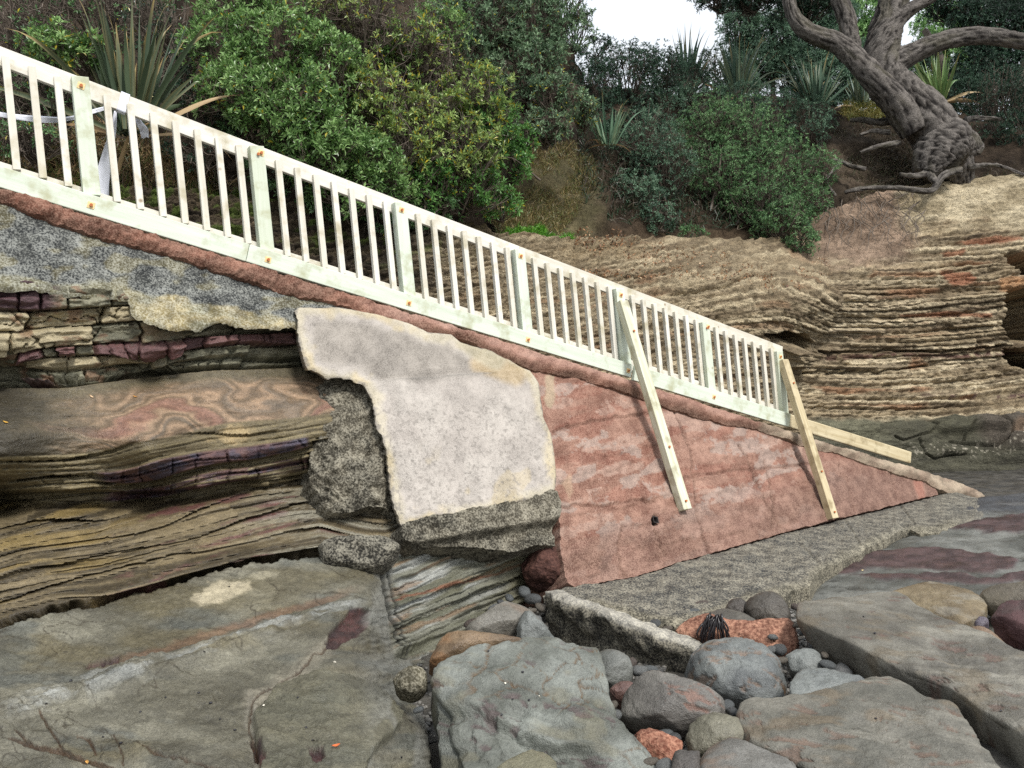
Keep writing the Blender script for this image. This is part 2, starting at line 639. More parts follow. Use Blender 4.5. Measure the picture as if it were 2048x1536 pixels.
gcol = lerp(gcol, flat, sm(-12, 8, shelf + 6 * fbm(vx / 30, vy / 15, 0, 3, 6)))
gcol = lerp(S(112, 108, 100), gcol, near)
H, Wd = GX.shape
idx = np.arange(H * Wd).reshape(H, Wd)
gq = np.stack([idx[:-1, :-1], idx[:-1, 1:], idx[1:, 1:], idx[1:, :-1]], -1).reshape(-1, 4)
tag(mesh('beach', np.stack([GX, GY, GZ], -1).reshape(-1, 3), gq, None, M['ground'], None, gcol.reshape(-1, 3), loc=np.zeros(3)), kind='structure')

# ------------------------------------------------------------------ left rock ledge
H1 = [(-300, 712), (0, 698), (150, 690), (280, 681), (380, 675), (480, 670), (600, 668), (1100, 660)]
H3 = [(-300, 790), (0, 774), (60, 772), (150, 765), (300, 752), (420, 740), (600, 728), (1100, 700)]
H4 = [(-300, 940), (0, 915), (220, 897), (400, 862), (500, 842), (620, 828), (1100, 780)]
H5 = [(-300, 985), (0, 958), (220, 945), (300, 925), (400, 905), (500, 893), (620, 868), (1100, 800)]
H6 = [(-300, 1000), (0, 975), (240, 967), (320, 957), (400, 936), (520, 915), (620, 890), (1100, 830)]
H7 = [(-300, 1040), (0, 1012), (200, 1016), (400, 1004), (500, 985), (620, 950), (1100, 880)]
H8 = [(-300, 1330), (0, 1240), (100, 1215), (200, 1198), (330, 1165), (480, 1130), (560, 1112), (640, 1100), (770, 1120), (900, 1085), (1100, 1040)]
LEDGE = tps([
    (-300, 560, 5.25), (-300, 700, 5.35), (-300, 775, 5.45), (-300, 850, 5.0), (-300, 930, 4.8), (-300, 1000, 5.1), (-300, 1100, 4.6), (-300, 1240, 4.2), (-300, 1400, 3.5), (-300, 1600, 2.8),
    (0, 560, 5.5), (0, 690, 5.5), (0, 772, 5.72), (0, 820, 5.3), (0, 900, 5.0), (0, 955, 5.22), (0, 1000, 5.75), (0, 1060, 5.1), (0, 1150, 4.75), (0, 1235, 4.55), (0, 1300, 4.2), (0, 1400, 3.7), (0, 1536, 3.15), (0, 1750, 2.5),
    (300, 560, 5.98), (300, 690, 6.0), (300, 750, 6.22), (300, 800, 5.85), (300, 870, 5.52), (300, 935, 5.58), (300, 985, 6.15), (300, 1050, 5.5), (300, 1120, 5.2), (300, 1170, 5.05), (300, 1250, 4.6), (300, 1350, 3.95), (300, 1450, 3.42), (300, 1536, 3.05), (300, 1750, 2.45),
    (600, 560, 6.82), (600, 670, 6.82), (600, 730, 6.82), (600, 780, 6.5), (600, 850, 6.24), (600, 900, 6.22), (600, 960, 6.5), (600, 1020, 6.1), (600, 1085, 5.95), (600, 1150, 5.4), (600, 1250, 4.72), (600, 1350, 4.0), (600, 1450, 3.45), (600, 1536, 3.08), (600, 1750, 2.5),
    (700, 1240, 4.95), (690, 1350, 4.05), (700, 1450, 3.55), (720, 1536, 3.15),
    (760, 1060, 6.2), (750, 1180, 5.5), (755, 1250, 5.2), (740, 1320, 4.75), (735, 1400, 4.0), (765, 1350, 4.8), (780, 1400, 4.55), (800, 1450, 4.0), (812, 1536, 3.55), (840, 1536, 3.85), (830, 1700, 3.2), (850, 1440, 4.6),
    (780, 1150, 5.95), (800, 1290, 5.75), (800, 1085, 6.22), (800, 1200, 5.95), (900, 1090, 6.6), (900, 1170, 6.4), (900, 1255, 6.25), (1000, 1085, 6.9), (1000, 1200, 6.95), (1060, 1085, 7.1), (1065, 1170, 7.25), (860, 1310, 6.0)], 0.002)


def ledge_zone(px, py):
    w = 5 * fbm(px / 150, py / 60, 0, 2, 31)
    y = py + w
    h1, h3, h4, h5, h6, h7, h8 = (pl(px, h) for h in (H1, H3, H4, H5, H6, H7, H8))
    return y, h1, h3, h4, h5, h6, h7, h8


def blocks(px, v, wd, ht, seed):
    """brick-like jointing of a bed: joint closeness 0..1 and a random value per block"""
    r = np.floor(v / ht)
    ph = h3(r.astype(np.int64), r.astype(np.int64) * 0, r.astype(np.int64) * 0 + 5, seed)
    xx = px / wd + ph * 7 + min(0.25, 7.0 / wd) * fbm(px / 40, v / 20, 0, 2, seed + 3)
    c0 = np.floor(xx)
    jit = lambda c: (h3(c.astype(np.int64), r.astype(np.int64), c.astype(np.int64) * 0, seed) - 0.5) * 0.7
    e0, e1 = c0 + jit(c0), c0 + 1 + jit(c0 + 1)
    d = np.minimum(np.abs(xx - e0), np.abs(xx - e1)) * wd
    cid = np.where(xx < e0, c0 - 1, np.where(xx > e1, c0 + 1, c0))
    dv = np.minimum(v / ht - r, 1 - (v / ht - r)) * ht
    val = h3(cid.astype(np.int64), r.astype(np.int64), cid.astype(np.int64) * 0 + 9, seed)
    return d, dv, val


ROWS = [-75, -38, 0, 24, 46, 66]
RWD = [70, 210, 150, 36, 190, 140, 60]


def rows(px, v, seed=44):
    r = np.digitize(v, ROWS)
    wd = np.array(RWD, float)[r]
    z = np.zeros_like(r)
    xx = px / wd + h3(r, z, z + 5, seed) * 7 + 5 / wd * fbm(px / 40, v / 16, 0, 2, seed + 3)
    c0 = np.floor(xx).astype(np.int64)
    jit = lambda c: (h3(c, r, z, seed) - 0.5) * 0.7
    e0, e1 = c0 + jit(c0), c0 + 1 + jit(c0 + 1)
    d = np.minimum(np.abs(xx - e0), np.abs(xx - e1)) * wd
    cid = np.where(xx < e0, c0 - 1, np.where(xx > e1, c0 + 1, c0))
    dv = np.abs(v[..., None] - np.array(ROWS, float)).min(-1)
    return r, d, dv, h3(cid, r, z + 9, seed)


CHIP = [(650, 1290), (662, 1262), (690, 1240), (695, 1222), (720, 1216), (744, 1220), (738, 1250), (715, 1275), (680, 1290), (655, 1299)]
CHIP2 = [(500, 1490), (508, 1482), (520, 1505), (530, 1530), (522, 1540), (512, 1520)]
CHIP3 = [(615, 1512), (645, 1512), (650, 1530), (632, 1545), (620, 1530)]
CHIP4 = [(170, 1325), (195, 1314), (238, 1310), (236, 1318), (200, 1325), (175, 1332)]
CRACK = [(655, 1295), (620, 1322), (600, 1345), (565, 1368), (530, 1390), (503, 1402), (505, 1425), (497, 1445), (503, 1470), (508, 1490), (520, 1540)]
CR2 = [(20, 1480), (60, 1492), (118, 1503), (135, 1508), (160, 1517), (190, 1522), (250, 1545)]
CR3 = [(80, 1430), (100, 1462), (118, 1485), (128, 1505)]
CR4 = [(30, 1465), (52, 1482), (75, 1496)]
CR5 = [(155, 1475), (180, 1480), (190, 1505)]
CR6 = [(260, 1478), (290, 1500), (330, 1515), (400, 1530), (470, 1545)]
CR7 = [(225, 1465), (240, 1490), (248, 1530)]
GROOVE = [(764, 1140), (772, 1180), (785, 1230), (797, 1280), (812, 1315)]
GROOVE2 = [(776, 1140), (790, 1200), (802, 1255), (818, 1305)]
PLAT = [(520, 1560), (505, 1440), (560, 1385), (640, 1360), (720, 1370), (770, 1400), (785, 1425), (800, 1445), (780, 1480), (745, 1510), (720, 1560)]


def ledge_disp(px, py, G):
    y, h1, h3_, h4, h5, h6, h7, h8 = ledge_zone(px, py)
    face = sm(775, 800, px) * sm(1060, 1085, py) * (1 - sm(1300, 1330, py))
    d = np.zeros(px.shape)
    # upper block wall
    up_ = (1 - sm(-4, 4, y - h3_)) * (1 - face)
    v = y - h1
    r, jd, jv, val = rows(px, v)
    b = 0.14 * (val - 0.5) + np.array([0.05, 0.0, 0.06, 0.09, 0.0, -0.03, 0.05])[r] - 0.10 * (1 - sm(0, 3.5, jd)) - 0.10 * (1 - sm(0, 3, jv))
    b = b + 0.03 * fbm(px / 40, v / 9, 0, 4, 49) - 0.05 * (1 - sm(0, 2.5, np.abs(fbm(px / 55, v / 40, 6, 3, 51)) * 40)) * np.isin(r, (1, 2, 4, 5))
    d += up_ * b
    # bedding crevices
    d -= 0.22 * (1 - sm(0, 7, np.abs(y - h3_ + 2))) * (1 - face) * (1 - sm(600, 640, px))
    pur = sm(190, 240, px + 20 * fbm(py / 20, px / 60, 0, 2, 3)) * (1 - sm(612, 622, px))
    inb = sm(-2, 2, y - h5) * (1 - sm(-2, 2, y - h6)) * pur
    jd3, jv3, val3 = blocks(px, y - h5 + 200, 60, 400, 55)
    d += inb * (0.09 + 0.04 * (val3 - .5) - 0.05 * (1 - sm(0, 3, jd3)))
    inb2 = sm(-2, 2, y - h6 - 14) * (1 - sm(-2, 2, y - h6 - 44)) * pur
    d += inb2 * (0.07 - 0.05 * (1 - sm(0, 3, jd3)))
    d -= 0.05 * (1 - sm(0, 4, np.abs(y - h6 - 6))) * pur
    # shaly beds between the undercut and the slab, running parallel to the bedding
    z = sm(-6, 10, y - h4) * (1 - sm(-6, 4, y - h8)) * (1 - face)
    vb = np.where(y < h7, (y - h5) + 1000, y - h8)
    s = fbm(px / 260, vb / 10.0, 0, 3, 61)
    saw = (vb / 44 + 0.4 * fbm(px / 260, y / 80, 0, 2, 68)) % 1
    j1 = blocks(px, vb + 5 * s, 230, 14, 62)
    j2 = blocks(px, vb + 4 * s, 140, 6.0, 64)
    lip = np.exp(-((y - h8 + 20) / 16) ** 2) * sm(120, 240, px) * (1 - sm(640, 720, px)) * (1 - face)
    d += 0.16 * lip
    mas = 1 - 0.65 * (1 - sm(-6, 4, y - h5)) - 0.6 * inb - 0.5 * inb2
    mas = mas * (1 - 0.4 * sm(-4, 6, y - h7))
    mas = np.clip(mas, 0.15, 1) * (0.75 + 0.35 * fbm(px / 140, vb / 60, 4, 2, 70))
    d -= 0.20 * z * mas * (1 - sm(0.0, 0.14, saw)) * sm(-.3, .2, fbm(px / 160, vb / 30, 3, 2, 69))
    d += z * mas * (0.03 * s + 0.07 * (saw - 0.4) + 0.08 * (j1[2] - .5) + 0.05 * (j2[2] - .5) - 0.08 * (1 - sm(0, 2.5, j1[1])) - 0.02 * (1 - sm(0, 3, j1[0])))
    low_ = sm(-8, 10, y - h7 + 26) * (1 - sm(-10, 14, y - h7 - 6)) * (1 - sm(470, 560, px))
    d -= 0.30 * low_
    d += (1 - z) * sm(0, 6, y - h3_) * (1 - face) * (1 - sm(0, 4, y - h4)) * (0.012 * fbm(px / 60, (y - h3_) / 12, 0, 4, 63) + 0.004 * fbm(px / 10, y / 6, 0, 3, 65))
    d -= 0.30 * (1 - sm(0, 8, np.abs(y - h8 - 1 + 4 * fbm(px / 30, 0, 0, 3, 7)))) * (1 - sm(640, 720, px)) * (1 - face)
    # slab
    zs = sm(0, 10, y - h8) * (1 - face)
    d += zs * (0.02 * fbm(px / 160, py / 50, 0, 4, 71) + 0.009 * fbm(px / 16, py / 7, 0, 4, 73, 0.6))
    rv = y - (1235 + 0.30 * (640 - px))
    rid = (1 - sm(6, 34, np.abs(rv - 4))) * sm(-200, 60, px) * (1 - sm(690, 740, px))
    d += zs * rid * (0.030 + 0.03 * fbm(px / 60, rv / 6, 0, 4, 77))
    d += zs * 0.05 * sm(-2, 4, sdf(px, py, PLAT) + 3 * fbm(px / 20, py / 12, 0, 3, 79))
    for c in (CHIP, CHIP2, CHIP3, CHIP4):
        d -= zs * 0.035 * sm(-2, 3, sdf(px, py, c) + 3 * fbm(px / 9, py / 7, 0, 3, 83))
    for c, w in ((CRACK, 2.5), (CR2, 4), (CR3, 2), (CR4, 2), (CR5, 2.5), (CR6, 1.2), (CR7, 1.2)):
        wv = 4 * fbm(px / 18, py / 18, 5, 3, 87)
        d -= zs * 0.012 * (1 - sm(0, w + 1.5, np.abs(seg(px + wv, py + wv, c))))
    # light face under the wall
    v2 = py + 0.42 * (px - 800) + 5 * fbm(px / 60, py / 40, 3, 3, 89)
    st = fbm(px / 120, v2 / 11, 0, 4, 93)
    saw2 = (v2 / 38 + 0.3 * fbm(px / 120, py / 80, 0, 2, 95)) % 1
    j3 = blocks(px, v2 + 4 * st, 220, 12, 96)
    d += face * (0.03 * st + 0.03 * (saw2 - 0.5) + 0.012 * fbm(px / 60, v2 / 5, 0, 3, 97) + 0.035 * (j3[2] - .5) - 0.015 * (1 - sm(0, 2.5, j3[1])))
    for g, w in ((GROOVE, 6.5), (GROOVE2, 4.0)):
        d -= 0.022 * (1 - sm(0, w, seg(px + 3 * fbm(py / 14, 0, 0, 2, 99), py, g)))
    return d


def ledge_col(px, py, G):
    y, h1, h3_, h4, h5, h6, h7, h8 = ledge_zone(px, py)
    face = sm(775, 795, px) * sm(1060, 1085, py) * (1 - sm(1300, 1330, py))
    n1 = fbm(px / 90, py / 45, 0, 5, 101)
    n2 = fbm(px / 22, py / 14, 0, 4, 103)
    # upper blocks
    v = y - h1
    r, jd, jv, val = rows(px, v)
    val2 = val
    c = lerp(S(122, 120, 98), S(160, 156, 130), sm(-.5, .5, n2))
    tan = (1 - sm(250, 420, px + 60 * n1)) * sm(0.2, 0.4, val) * np.isin(r, (1, 2, 4))
    c = lerp(c, lerp(S(178, 160, 122), S(232, 216, 176), val2), tan * 0.8)
    c = lerp(c, S(150, 104, 74), sm(0.25, 0.6, fbm(px / 30, py / 16, 0, 4, 107)) * 0.6 * (1 - sm(180, 420, px)))
    prow = (r == 3) * (val > 0.22)
    c = lerp(c, lerp(S(94, 66, 70), S(134, 92, 90), val2), prow * 0.95)
    ptop = (1 - sm(618, 628, py)) * (1 - sm(90, 130, px))
    c = lerp(c, S(98, 70, 74), ptop)
    plow = (r == 6) * (val > 0.45)
    c = lerp(c, S(92, 66, 62), plow * 0.9)
    # rounded bed with the swirls
    wx = px / 150 + 0.55 * fbm(px / 150, py / 60, 0, 3, 111)
    wy = (y - h3_) / 30 + 1.3 * fbm(px / 110, py / 70, 2, 3, 113)
    sw = wy + 0.9 * np.sin(wx * 3.1)
    t = 0.55 + 0.42 * np.sin(sw * 9 + 2 * n1)
    cs = lerp(S(122, 104, 82), S(190, 160, 130), t)
    cs = lerp(cs, S(96, 98, 92), sm(0.6, 1, np.sin(sw * 4.3 + 1)) * 0.45)
    cs = lerp(cs, S(170, 120, 104), sm(0.5, 1, np.sin(sw * 1.7 + 2.5)) * 0.6)
    co0 = S(78, 72, 58)
    swm = sm(60, 260, px + 60 * n1) * sm(14, 40, y - h3_)
    co = lerp(S(98, 90, 68), S(122, 112, 88), sm(-.5, .5, n1))
    co = lerp(co, co0, 1 - sm(20, 200, px + 50 * n1))
    c2 = lerp(co, cs, swm)
    c = lerp(c, c2, sm(-3, 3, y - h3_))
    # rough tan bed
    vb = np.where(y < h7, (y - h5) + 1000, y - h8)
    st = fbm(px / 190, vb / 6.0, 0, 5, 117, 0.65)
    c3 = lerp(S(118, 106, 78), S(158, 144, 108), sm(-.5, .6, st))
    c3 = lerp(c3, S(200, 176, 130), (1 - sm(20, 60, np.hypot(px - 470, (py - 868) * 2.5) + 25 * n2)))
    c = lerp(c, c3, sm(-3, 3, y - h4))
    pur = sm(190, 240, px + 20 * fbm(py / 20, px / 60, 0, 2, 3)) * (1 - sm(612, 622, px))
    cp = lerp(S(92, 70, 78), S(124, 92, 88), sm(-.5, .5, n2))
    cp = lerp(cp, S(84, 84, 104), sm(0.1, 0.6, fbm(px / 26, py / 16, 4, 3, 119)) * 0.7)
    c = lerp(c, cp, sm(-2, 2, y - h5) * (1 - sm(-2, 2, y - h6)) * pur)
    c = lerp(c, lerp(cp, c3, sm(0, .5, st)), sm(-2, 2, y - h6 - 14) * (1 - sm(-2, 2, y - h6 - 44)) * pur)
    # shaly beds
    j1 = blocks(px, vb + 5 * fbm(px / 260, vb / 10.0, 0, 3, 61), 230, 14, 62)
    c4 = lerp(S(80, 70, 50), S(150, 134, 102), sm(-.6, .7, st + 0.7 * (j1[2] - .5)))
    c4 = lerp(c4, S(156, 134, 84), sm(0.1, 0.5, fbm(px / 150, (y - h8) / 14, 6, 4, 121)) * (1 - sm(180, 330, px)) * 0.8)
    c4 = lerp(c4, S(120, 78, 74), sm(0.2, 0.55, fbm(px / 110, (y - h8) / 10, 9, 4, 123)) * sm(160, 320, px) * 0.85)
    c4 = lerp(c4, S(166, 164, 148), sm(420, 640, px) * sm(-0.1, .5, st) * 0.7)
    c = lerp(c, c4, sm(-6, 4, y - h7))
    # slab
    c5 = lerp(S(112, 108, 92), S(148, 144, 126), sm(-.6, .6, fbm(px / 150, py / 60, 1, 5, 127)))
    c5 = lerp(c5, S(124, 114, 84), sm(0.0, 0.6, fbm(px / 200, py / 50, 5, 4, 129)) * 0.6)
    c5 = lerp(c5, S(92, 100, 100), sm(0.1, 0.6, fbm(px / 170, py / 40, 8, 4, 131)) * 0.5)
    rv = y - (1235 + 0.30 * (640 - px))
    rl = (1 - sm(2, 30, np.abs(rv - 2 - 6 * n1))) * sm(-0.5, 0.35, fbm(px / 90, rv / 7, 2, 4, 133))
    c5 = lerp(c5, S(184, 186, 180), rl * 0.8 * sm(-.5, .2, fbm(px / 50, py / 24, 4, 4, 134)) * (1 - sm(680, 750, px)))
    ru = (1 - sm(3, 16, np.abs(rv + 32 - 5 * n2))) * sm(150, 300, px) * (1 - sm(640, 740, px))
    c5 = lerp(c5, S(146, 110, 84), ru * 0.6)
    cr = sdf(px, py + 6 * n2, [(378, 1200), (395, 1180), (440, 1165), (480, 1155), (500, 1165), (505, 1180), (470, 1190), (440, 1205), (400, 1210)])
    c5 = lerp(c5, S(206, 194, 164), sm(-4, 4, cr + 4 * n2))
    cr = sdf(px, py + 5 * n2, [(500, 1155), (530, 1140), (560, 1138), (555, 1150), (520, 1160)])
    c5 = lerp(c5, S(186, 178, 152), sm(-4, 4, cr) * 0.8)
    halo = seg(px, py, CRACK[:6])
    c5 = lerp(c5, S(176, 168, 148), (1 - sm(5, 26, halo + 6 * n2)) * 0.75)
    c5 = lerp(c5, S(160, 154, 138), (1 - sm(4, 14, seg(px, py, CRACK[5:]) + 5 * n2)) * 0.6)
    c5 = lerp(c5, lerp(S(108, 106, 88), S(132, 128, 106), sm(-.5, .5, n1)), sm(-3, 3, sdf(px, py, PLAT) + 3 * n2) * 0.8)
    for q in (CHIP, CHIP2, CHIP3, CHIP4):
        c5 = lerp(c5, lerp(S(66, 44, 44), S(100, 66, 62), sm(-.5, .6, n2)), sm(-2, 2, sdf(px, py, q) + 3 * fbm(px / 9, py / 7, 0, 3, 83)))
    wv = 4 * fbm(px / 18, py / 18, 5, 3, 87)
    for q, w in ((CRACK, 1.0), (CR2, 3.5), (CR3, 1.3), (CR4, 1.3), (CR5, 2), (CR6, 0.7), (CR7, 0.7)):
        c5 = lerp(c5, S(86, 62, 38), (1 - sm(w, w + 2.0, seg(px + wv, py + wv, q))) * 0.85)
    dmp = sm(-0.05, 0.12, fbm(px / 120, py / 46, 11, 5, 151, 0.6))
    c5 = c5 * (1 - 0.20 * dmp[..., None])
    wq = 0.25 * fbm(px / 60, py / 40, 2, 3, 153)
    fc, _ = cells(px / 130 + wq, py / 52 + wq, 155)
    c5 = lerp(c5, S(66, 58, 42), (1 - sm(0.012, 0.035, fc)) * sm(-.1, .3, fbm(px / 150, py / 80, 4, 3, 157)) * 0.7)
    c5 = lerp(c5, S(168, 168, 160), sm(690, 770, px) * sm(-.2, .6, fbm(px / 40, py / 60, 3, 4, 137)) * 0.6)
    c = lerp(c, c5, sm(-2, 6, y - h8))
    # pale face under the patch
    v2 = py + 0.42 * (px - 800) + 5 * fbm(px / 60, py / 40, 3, 3, 89)
    s3 = fbm(px / 140, v2 / 12, 0, 5, 139)
    c6 = lerp(S(118, 118, 98), S(150, 150, 134), sm(-.5, .4, s3))
    c6 = lerp(c6, S(198, 200, 194), sm(0.05, 0.6, fbm(px / 120, v2 / 15, 5, 4, 141)) * 0.85)
    c6 = lerp(c6, S(160, 124, 88), sm(0.3, .65, fbm(px / 100, v2 / 10, 8, 4, 143)) * 0.6)
    rl_ = np.abs(py - (1195 - 0.26 * (px - 800)) + 4 * n2)
    c6 = lerp(c6, S(150, 96, 70), (1 - sm(1.5, 4, rl_)) * 0.8)
    c6 = lerp(c6, S(120, 114, 84), sm(930, 1050, px) * 0.6)
    c = lerp(c, c6, face)
    for g in (GROOVE, GROOVE2):
        c = lerp(c, S(58, 58, 50), (1 - sm(2, 6 if g is GROOVE else 4, seg(px + 3 * fbm(py / 14, 0, 0, 2, 99), py, g))) * 0.85)
    return c


LMASK = [(-640, 500), (-330, 545), (0, 562), (130, 572), (245, 580), (285, 625), (400, 640), (590, 632), (640, 655), (705, 690), (705, 980), (1090, 980), (1092, 1185), (1012, 1225), (950, 1275), (860, 1325), (818, 1335), (795, 1360), (798, 1378), (836, 1412), (850, 1440), (856, 1490), (868, 1560), (868, 1790), (-640, 1790)]
tag(sheet('rock_ledge', -620, 1092, 490, 1980, 2.6, LEDGE, LMASK, ledge_disp, ledge_col, M['ledge'],
          shear=lambda x: pl(x, [(-330, 50), (0, 0), (220, -28), (620, -105), (1100, -190)]), sty=2.2, push=lambda x, y: sm(-20, 20, y - pl(x, H3)) * (1 - sm(-14, 10, y - pl(x, H8))) * (1 - sm(760, 800, x) * sm(1060, 1085, y)),
          skirt=lambda V: unit(V - CAM) * [1, 1, 0.2] * 0.6 + [0, 0, -0.15]), kind='structure')

# ------------------------------------------------------------------ sea wall
wall = empty('sea_wall', wallp(1135, 1172) * [1, 1, 0], 'concrete ramp side wall with red panel, pale render patch and barnacled footing under the timber balustrade', 'sea wall')
COPL = [(-330, 290), (0, 392), (37, 408), (120, 440), (205, 468), (300, 492), (376, 513), (427, 534), (581, 582), (700, 606), (735, 630), (855, 664), (940, 678), (992, 708), (1060, 736), (1163, 753), (1289, 794), (1348, 818), (1450, 845), (1522, 857), (1604, 888), (1690, 907), (1789, 944), (1854, 962), (1900, 985), (1990, 1008)]
STB = lambda px: 372.6 + 0.3068 * px
VCR = [[(1345, 810), (1380, 900), (1395, 1040), (1420, 1105)], [(1480, 890), (1530, 1000), (1562, 1055)], [(1530, 920), (1548, 1000), (1545, 1062)],
       [(1680, 930), (1700, 980), (1708, 1022)], [(1242, 1050), (1236, 1110), (1252, 1152)], [(1312, 1060), (1332, 1112)], [(1780, 950), (1800, 1000)], [(1590, 900), (1620, 960)]]
HCR = [[(1108, 862), (1160, 848), (1230, 835), (1300, 826)], [(1120, 1012), (1200, 1010), (1310, 1000)], [(1340, 960), (1480, 940), (1640, 928)]]


def red_disp(px, py, G):
    d = 0.004 * fbm(px / 50, py / 40, 0, 4, 201) + 0.007 * fbm(px / 8, py / 8, 0, 3, 203)
    wv = 4 * fbm(px / 16, py / 16, 2, 3, 205)
    for c in VCR:
        d -= 0.03 * (1 - sm(0, 3.5, seg(px + wv, py, c)))
    for c in HCR:
        d -= 0.025 * (1 - sm(0, 3.5, seg(px, py + wv, c)))
    lev = py + 0.18 * (px - 1110)
    d += 0.012 * sm(0.3, 0.5, fbm(px / 120, lev / 28, 0, 3, 207))
    d -= 0.10 * sm(-3, 4, 10 - np.hypot((px - 1310) * 1.3, py - 1040)) * 0.6
    return d


def red_col(px, py, G):
    lev = py + 0.18 * (px - 1110)
    n = fbm(px / 60, lev / 30, 0, 5, 211)
    hf = 0.16 * fbm(px / 4.5, py / 4.5, 0, 3, 212)
    c = lerp(S(150, 106, 90), S(188, 146, 128), sm(-.5, .5, n))
    co = sm(0.08, 0.2, hf + fbm(px / 90, lev / 22, 3, 4, 213))
    c = lerp(c, S(152, 92, 76), co * 0.7)
    c = lerp(c, S(206, 176, 160), sm(0.25, 0.38, hf + fbm(px / 70, lev / 26, 7, 4, 217)) * 0.8)
    str_ = sm(0.1, 0.6, fbm(px / 14, py / 160, 3, 4, 219))
    c = lerp(c, S(138, 96, 82), str_ * 0.5)
    c = lerp(c, S(196, 182, 172), sm(0.3, 0.42, hf + fbm(px / 45, lev / 30, 17, 4, 220)) * 0.75)
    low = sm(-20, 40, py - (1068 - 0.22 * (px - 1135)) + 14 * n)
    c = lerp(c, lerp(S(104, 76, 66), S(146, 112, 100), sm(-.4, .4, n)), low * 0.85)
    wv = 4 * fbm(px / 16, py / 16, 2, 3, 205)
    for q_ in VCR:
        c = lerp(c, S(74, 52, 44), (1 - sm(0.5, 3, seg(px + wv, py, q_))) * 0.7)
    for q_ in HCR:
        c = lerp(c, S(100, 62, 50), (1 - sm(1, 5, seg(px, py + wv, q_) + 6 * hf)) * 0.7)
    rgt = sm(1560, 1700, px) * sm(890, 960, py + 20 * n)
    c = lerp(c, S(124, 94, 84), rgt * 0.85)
    c = lerp(c, S(196, 130, 112), (1 - sm(3, 10, seg(px, py, [(1835, 965), (1845, 1000)]) + 4 * n)) * 0.8)
    p = sdf(px, py, [(1092, 752), (1108, 748), (1110, 790), (1100, 815), (1090, 800)])
    c = lerp(c, S(206, 190, 160), sm(-3, 3, p + 5 * n))
    p = sdf(px, py, [(1122, 965), (1140, 950), (1150, 985), (1138, 1000)])
    c = lerp(c, S(210, 180, 150), sm(-3, 3, p + 5 * n) * 0.8)
    p = sdf(px, py, [(1455, 985), (1500, 970), (1520, 985), (1480, 1005)])
    c = lerp(c, S(196, 170, 158), sm(-4, 4, p + 8 * n) * 0.7)
    return c


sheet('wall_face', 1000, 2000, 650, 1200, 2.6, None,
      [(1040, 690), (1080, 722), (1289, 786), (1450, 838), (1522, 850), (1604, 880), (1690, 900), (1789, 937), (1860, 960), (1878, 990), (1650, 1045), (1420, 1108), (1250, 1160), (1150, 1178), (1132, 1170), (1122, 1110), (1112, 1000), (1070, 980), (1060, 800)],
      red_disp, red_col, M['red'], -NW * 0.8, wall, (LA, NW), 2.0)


def li_disp(px, py, G):
    ed = sdf(px, py, LICH)
    return 0.012 * fbm(px / 30, py / 25, 0, 4, 221) + 0.008 * fbm(px / 7, py / 7, 0, 3, 223) - 0.03 * (1 - sm(0, 8, ed)) ** 2 + 0.02 * sm(0, 8, py - (560 + 0.16 * px))


LICH = [(-330, 250), (0, 375), (45, 392), (250, 470), (600, 560), (720, 600), (720, 640), (640, 670), (590, 655), (560, 664), (470, 658), (430, 650), (400, 665), (340, 662), (300, 652), (265, 634), (255, 600), (140, 595), (88, 588), (0, 583), (-330, 570)]


def li_col(px, py, G):
    n = fbm(px / 50, py / 20, 0, 4, 227)
    c = lerp(S(76, 79, 78), S(116, 118, 112), sm(-.5, .5, n))
    c = lerp(c, S(170, 168, 156), (1 - sm(0, 40, py - 385 - 0.2 * px + 20 * n)) * (1 - sm(150, 300, px)))
    yb = sm(-6, 8, py - (552 + 0.05 * px + 0.00018 * px * px) + 12 * n)
    yel = lerp(S(190, 182, 138), S(244, 220, 150), sm(200, 340, px) * sm(-.6, .4, n))
    c = lerp(c, yel, yb * (0.65 + 0.35 * sm(-.5, .3, fbm(px / 18, py / 14, 3, 3, 229))))
    c = lerp(c, S(176, 164, 112), sm(0.3, 0.6, fbm(px / 60, py / 25, 9, 3, 231)) * 0.7)
    return c * 1.0


M['lichen2'] = speck_mat('lichen_render', tuple(S(34, 38, 42)), tuple(S(196, 198, 190)), 75, 0.42, 0.60, 0.42, 0.014, 0.9, 6, 0.6)
sheet('lichen_face', -330, 730, 240, 680, 2.6, None, LICH, li_disp, li_col, M['lichen2'], lambda V: unit(V - CAM) * 0.5, wall, (LA - NW * 0.01, NW), 3.0)

PATCH = [(590, 618), (600, 611), (680, 612), (705, 616), (760, 626), (820, 642), (860, 662), (905, 665), (925, 682), (985, 700), (1020, 718), (1062, 742), (1078, 765), (1082, 800), (1088, 835), (1104, 870), (1110, 910), (1113, 955), (1108, 985), (1085, 996), (1020, 1010), (930, 1030), (850, 1046), (800, 1056), (792, 1030), (780, 980), (768, 905), (752, 850), (742, 800), (728, 772), (700, 758), (655, 755), (616, 738), (603, 700), (596, 660)]


def pa_disp(px, py, G):
    ed = sdf(px, py, PATCH)
    st = sm(-2, 2, py - (760 - 0.085 * (px - 790))) * 0.015 + sm(-2, 2, py - (738 - 0.13 * (px - 850))) * 0.008
    return 0.010 * fbm(px / 90, py / 90, 0, 4, 241) + 0.003 * fbm(px / 7, py / 7, 0, 3, 243) - 0.03 * (1 - sm(-2, 9, ed)) ** 2 + st


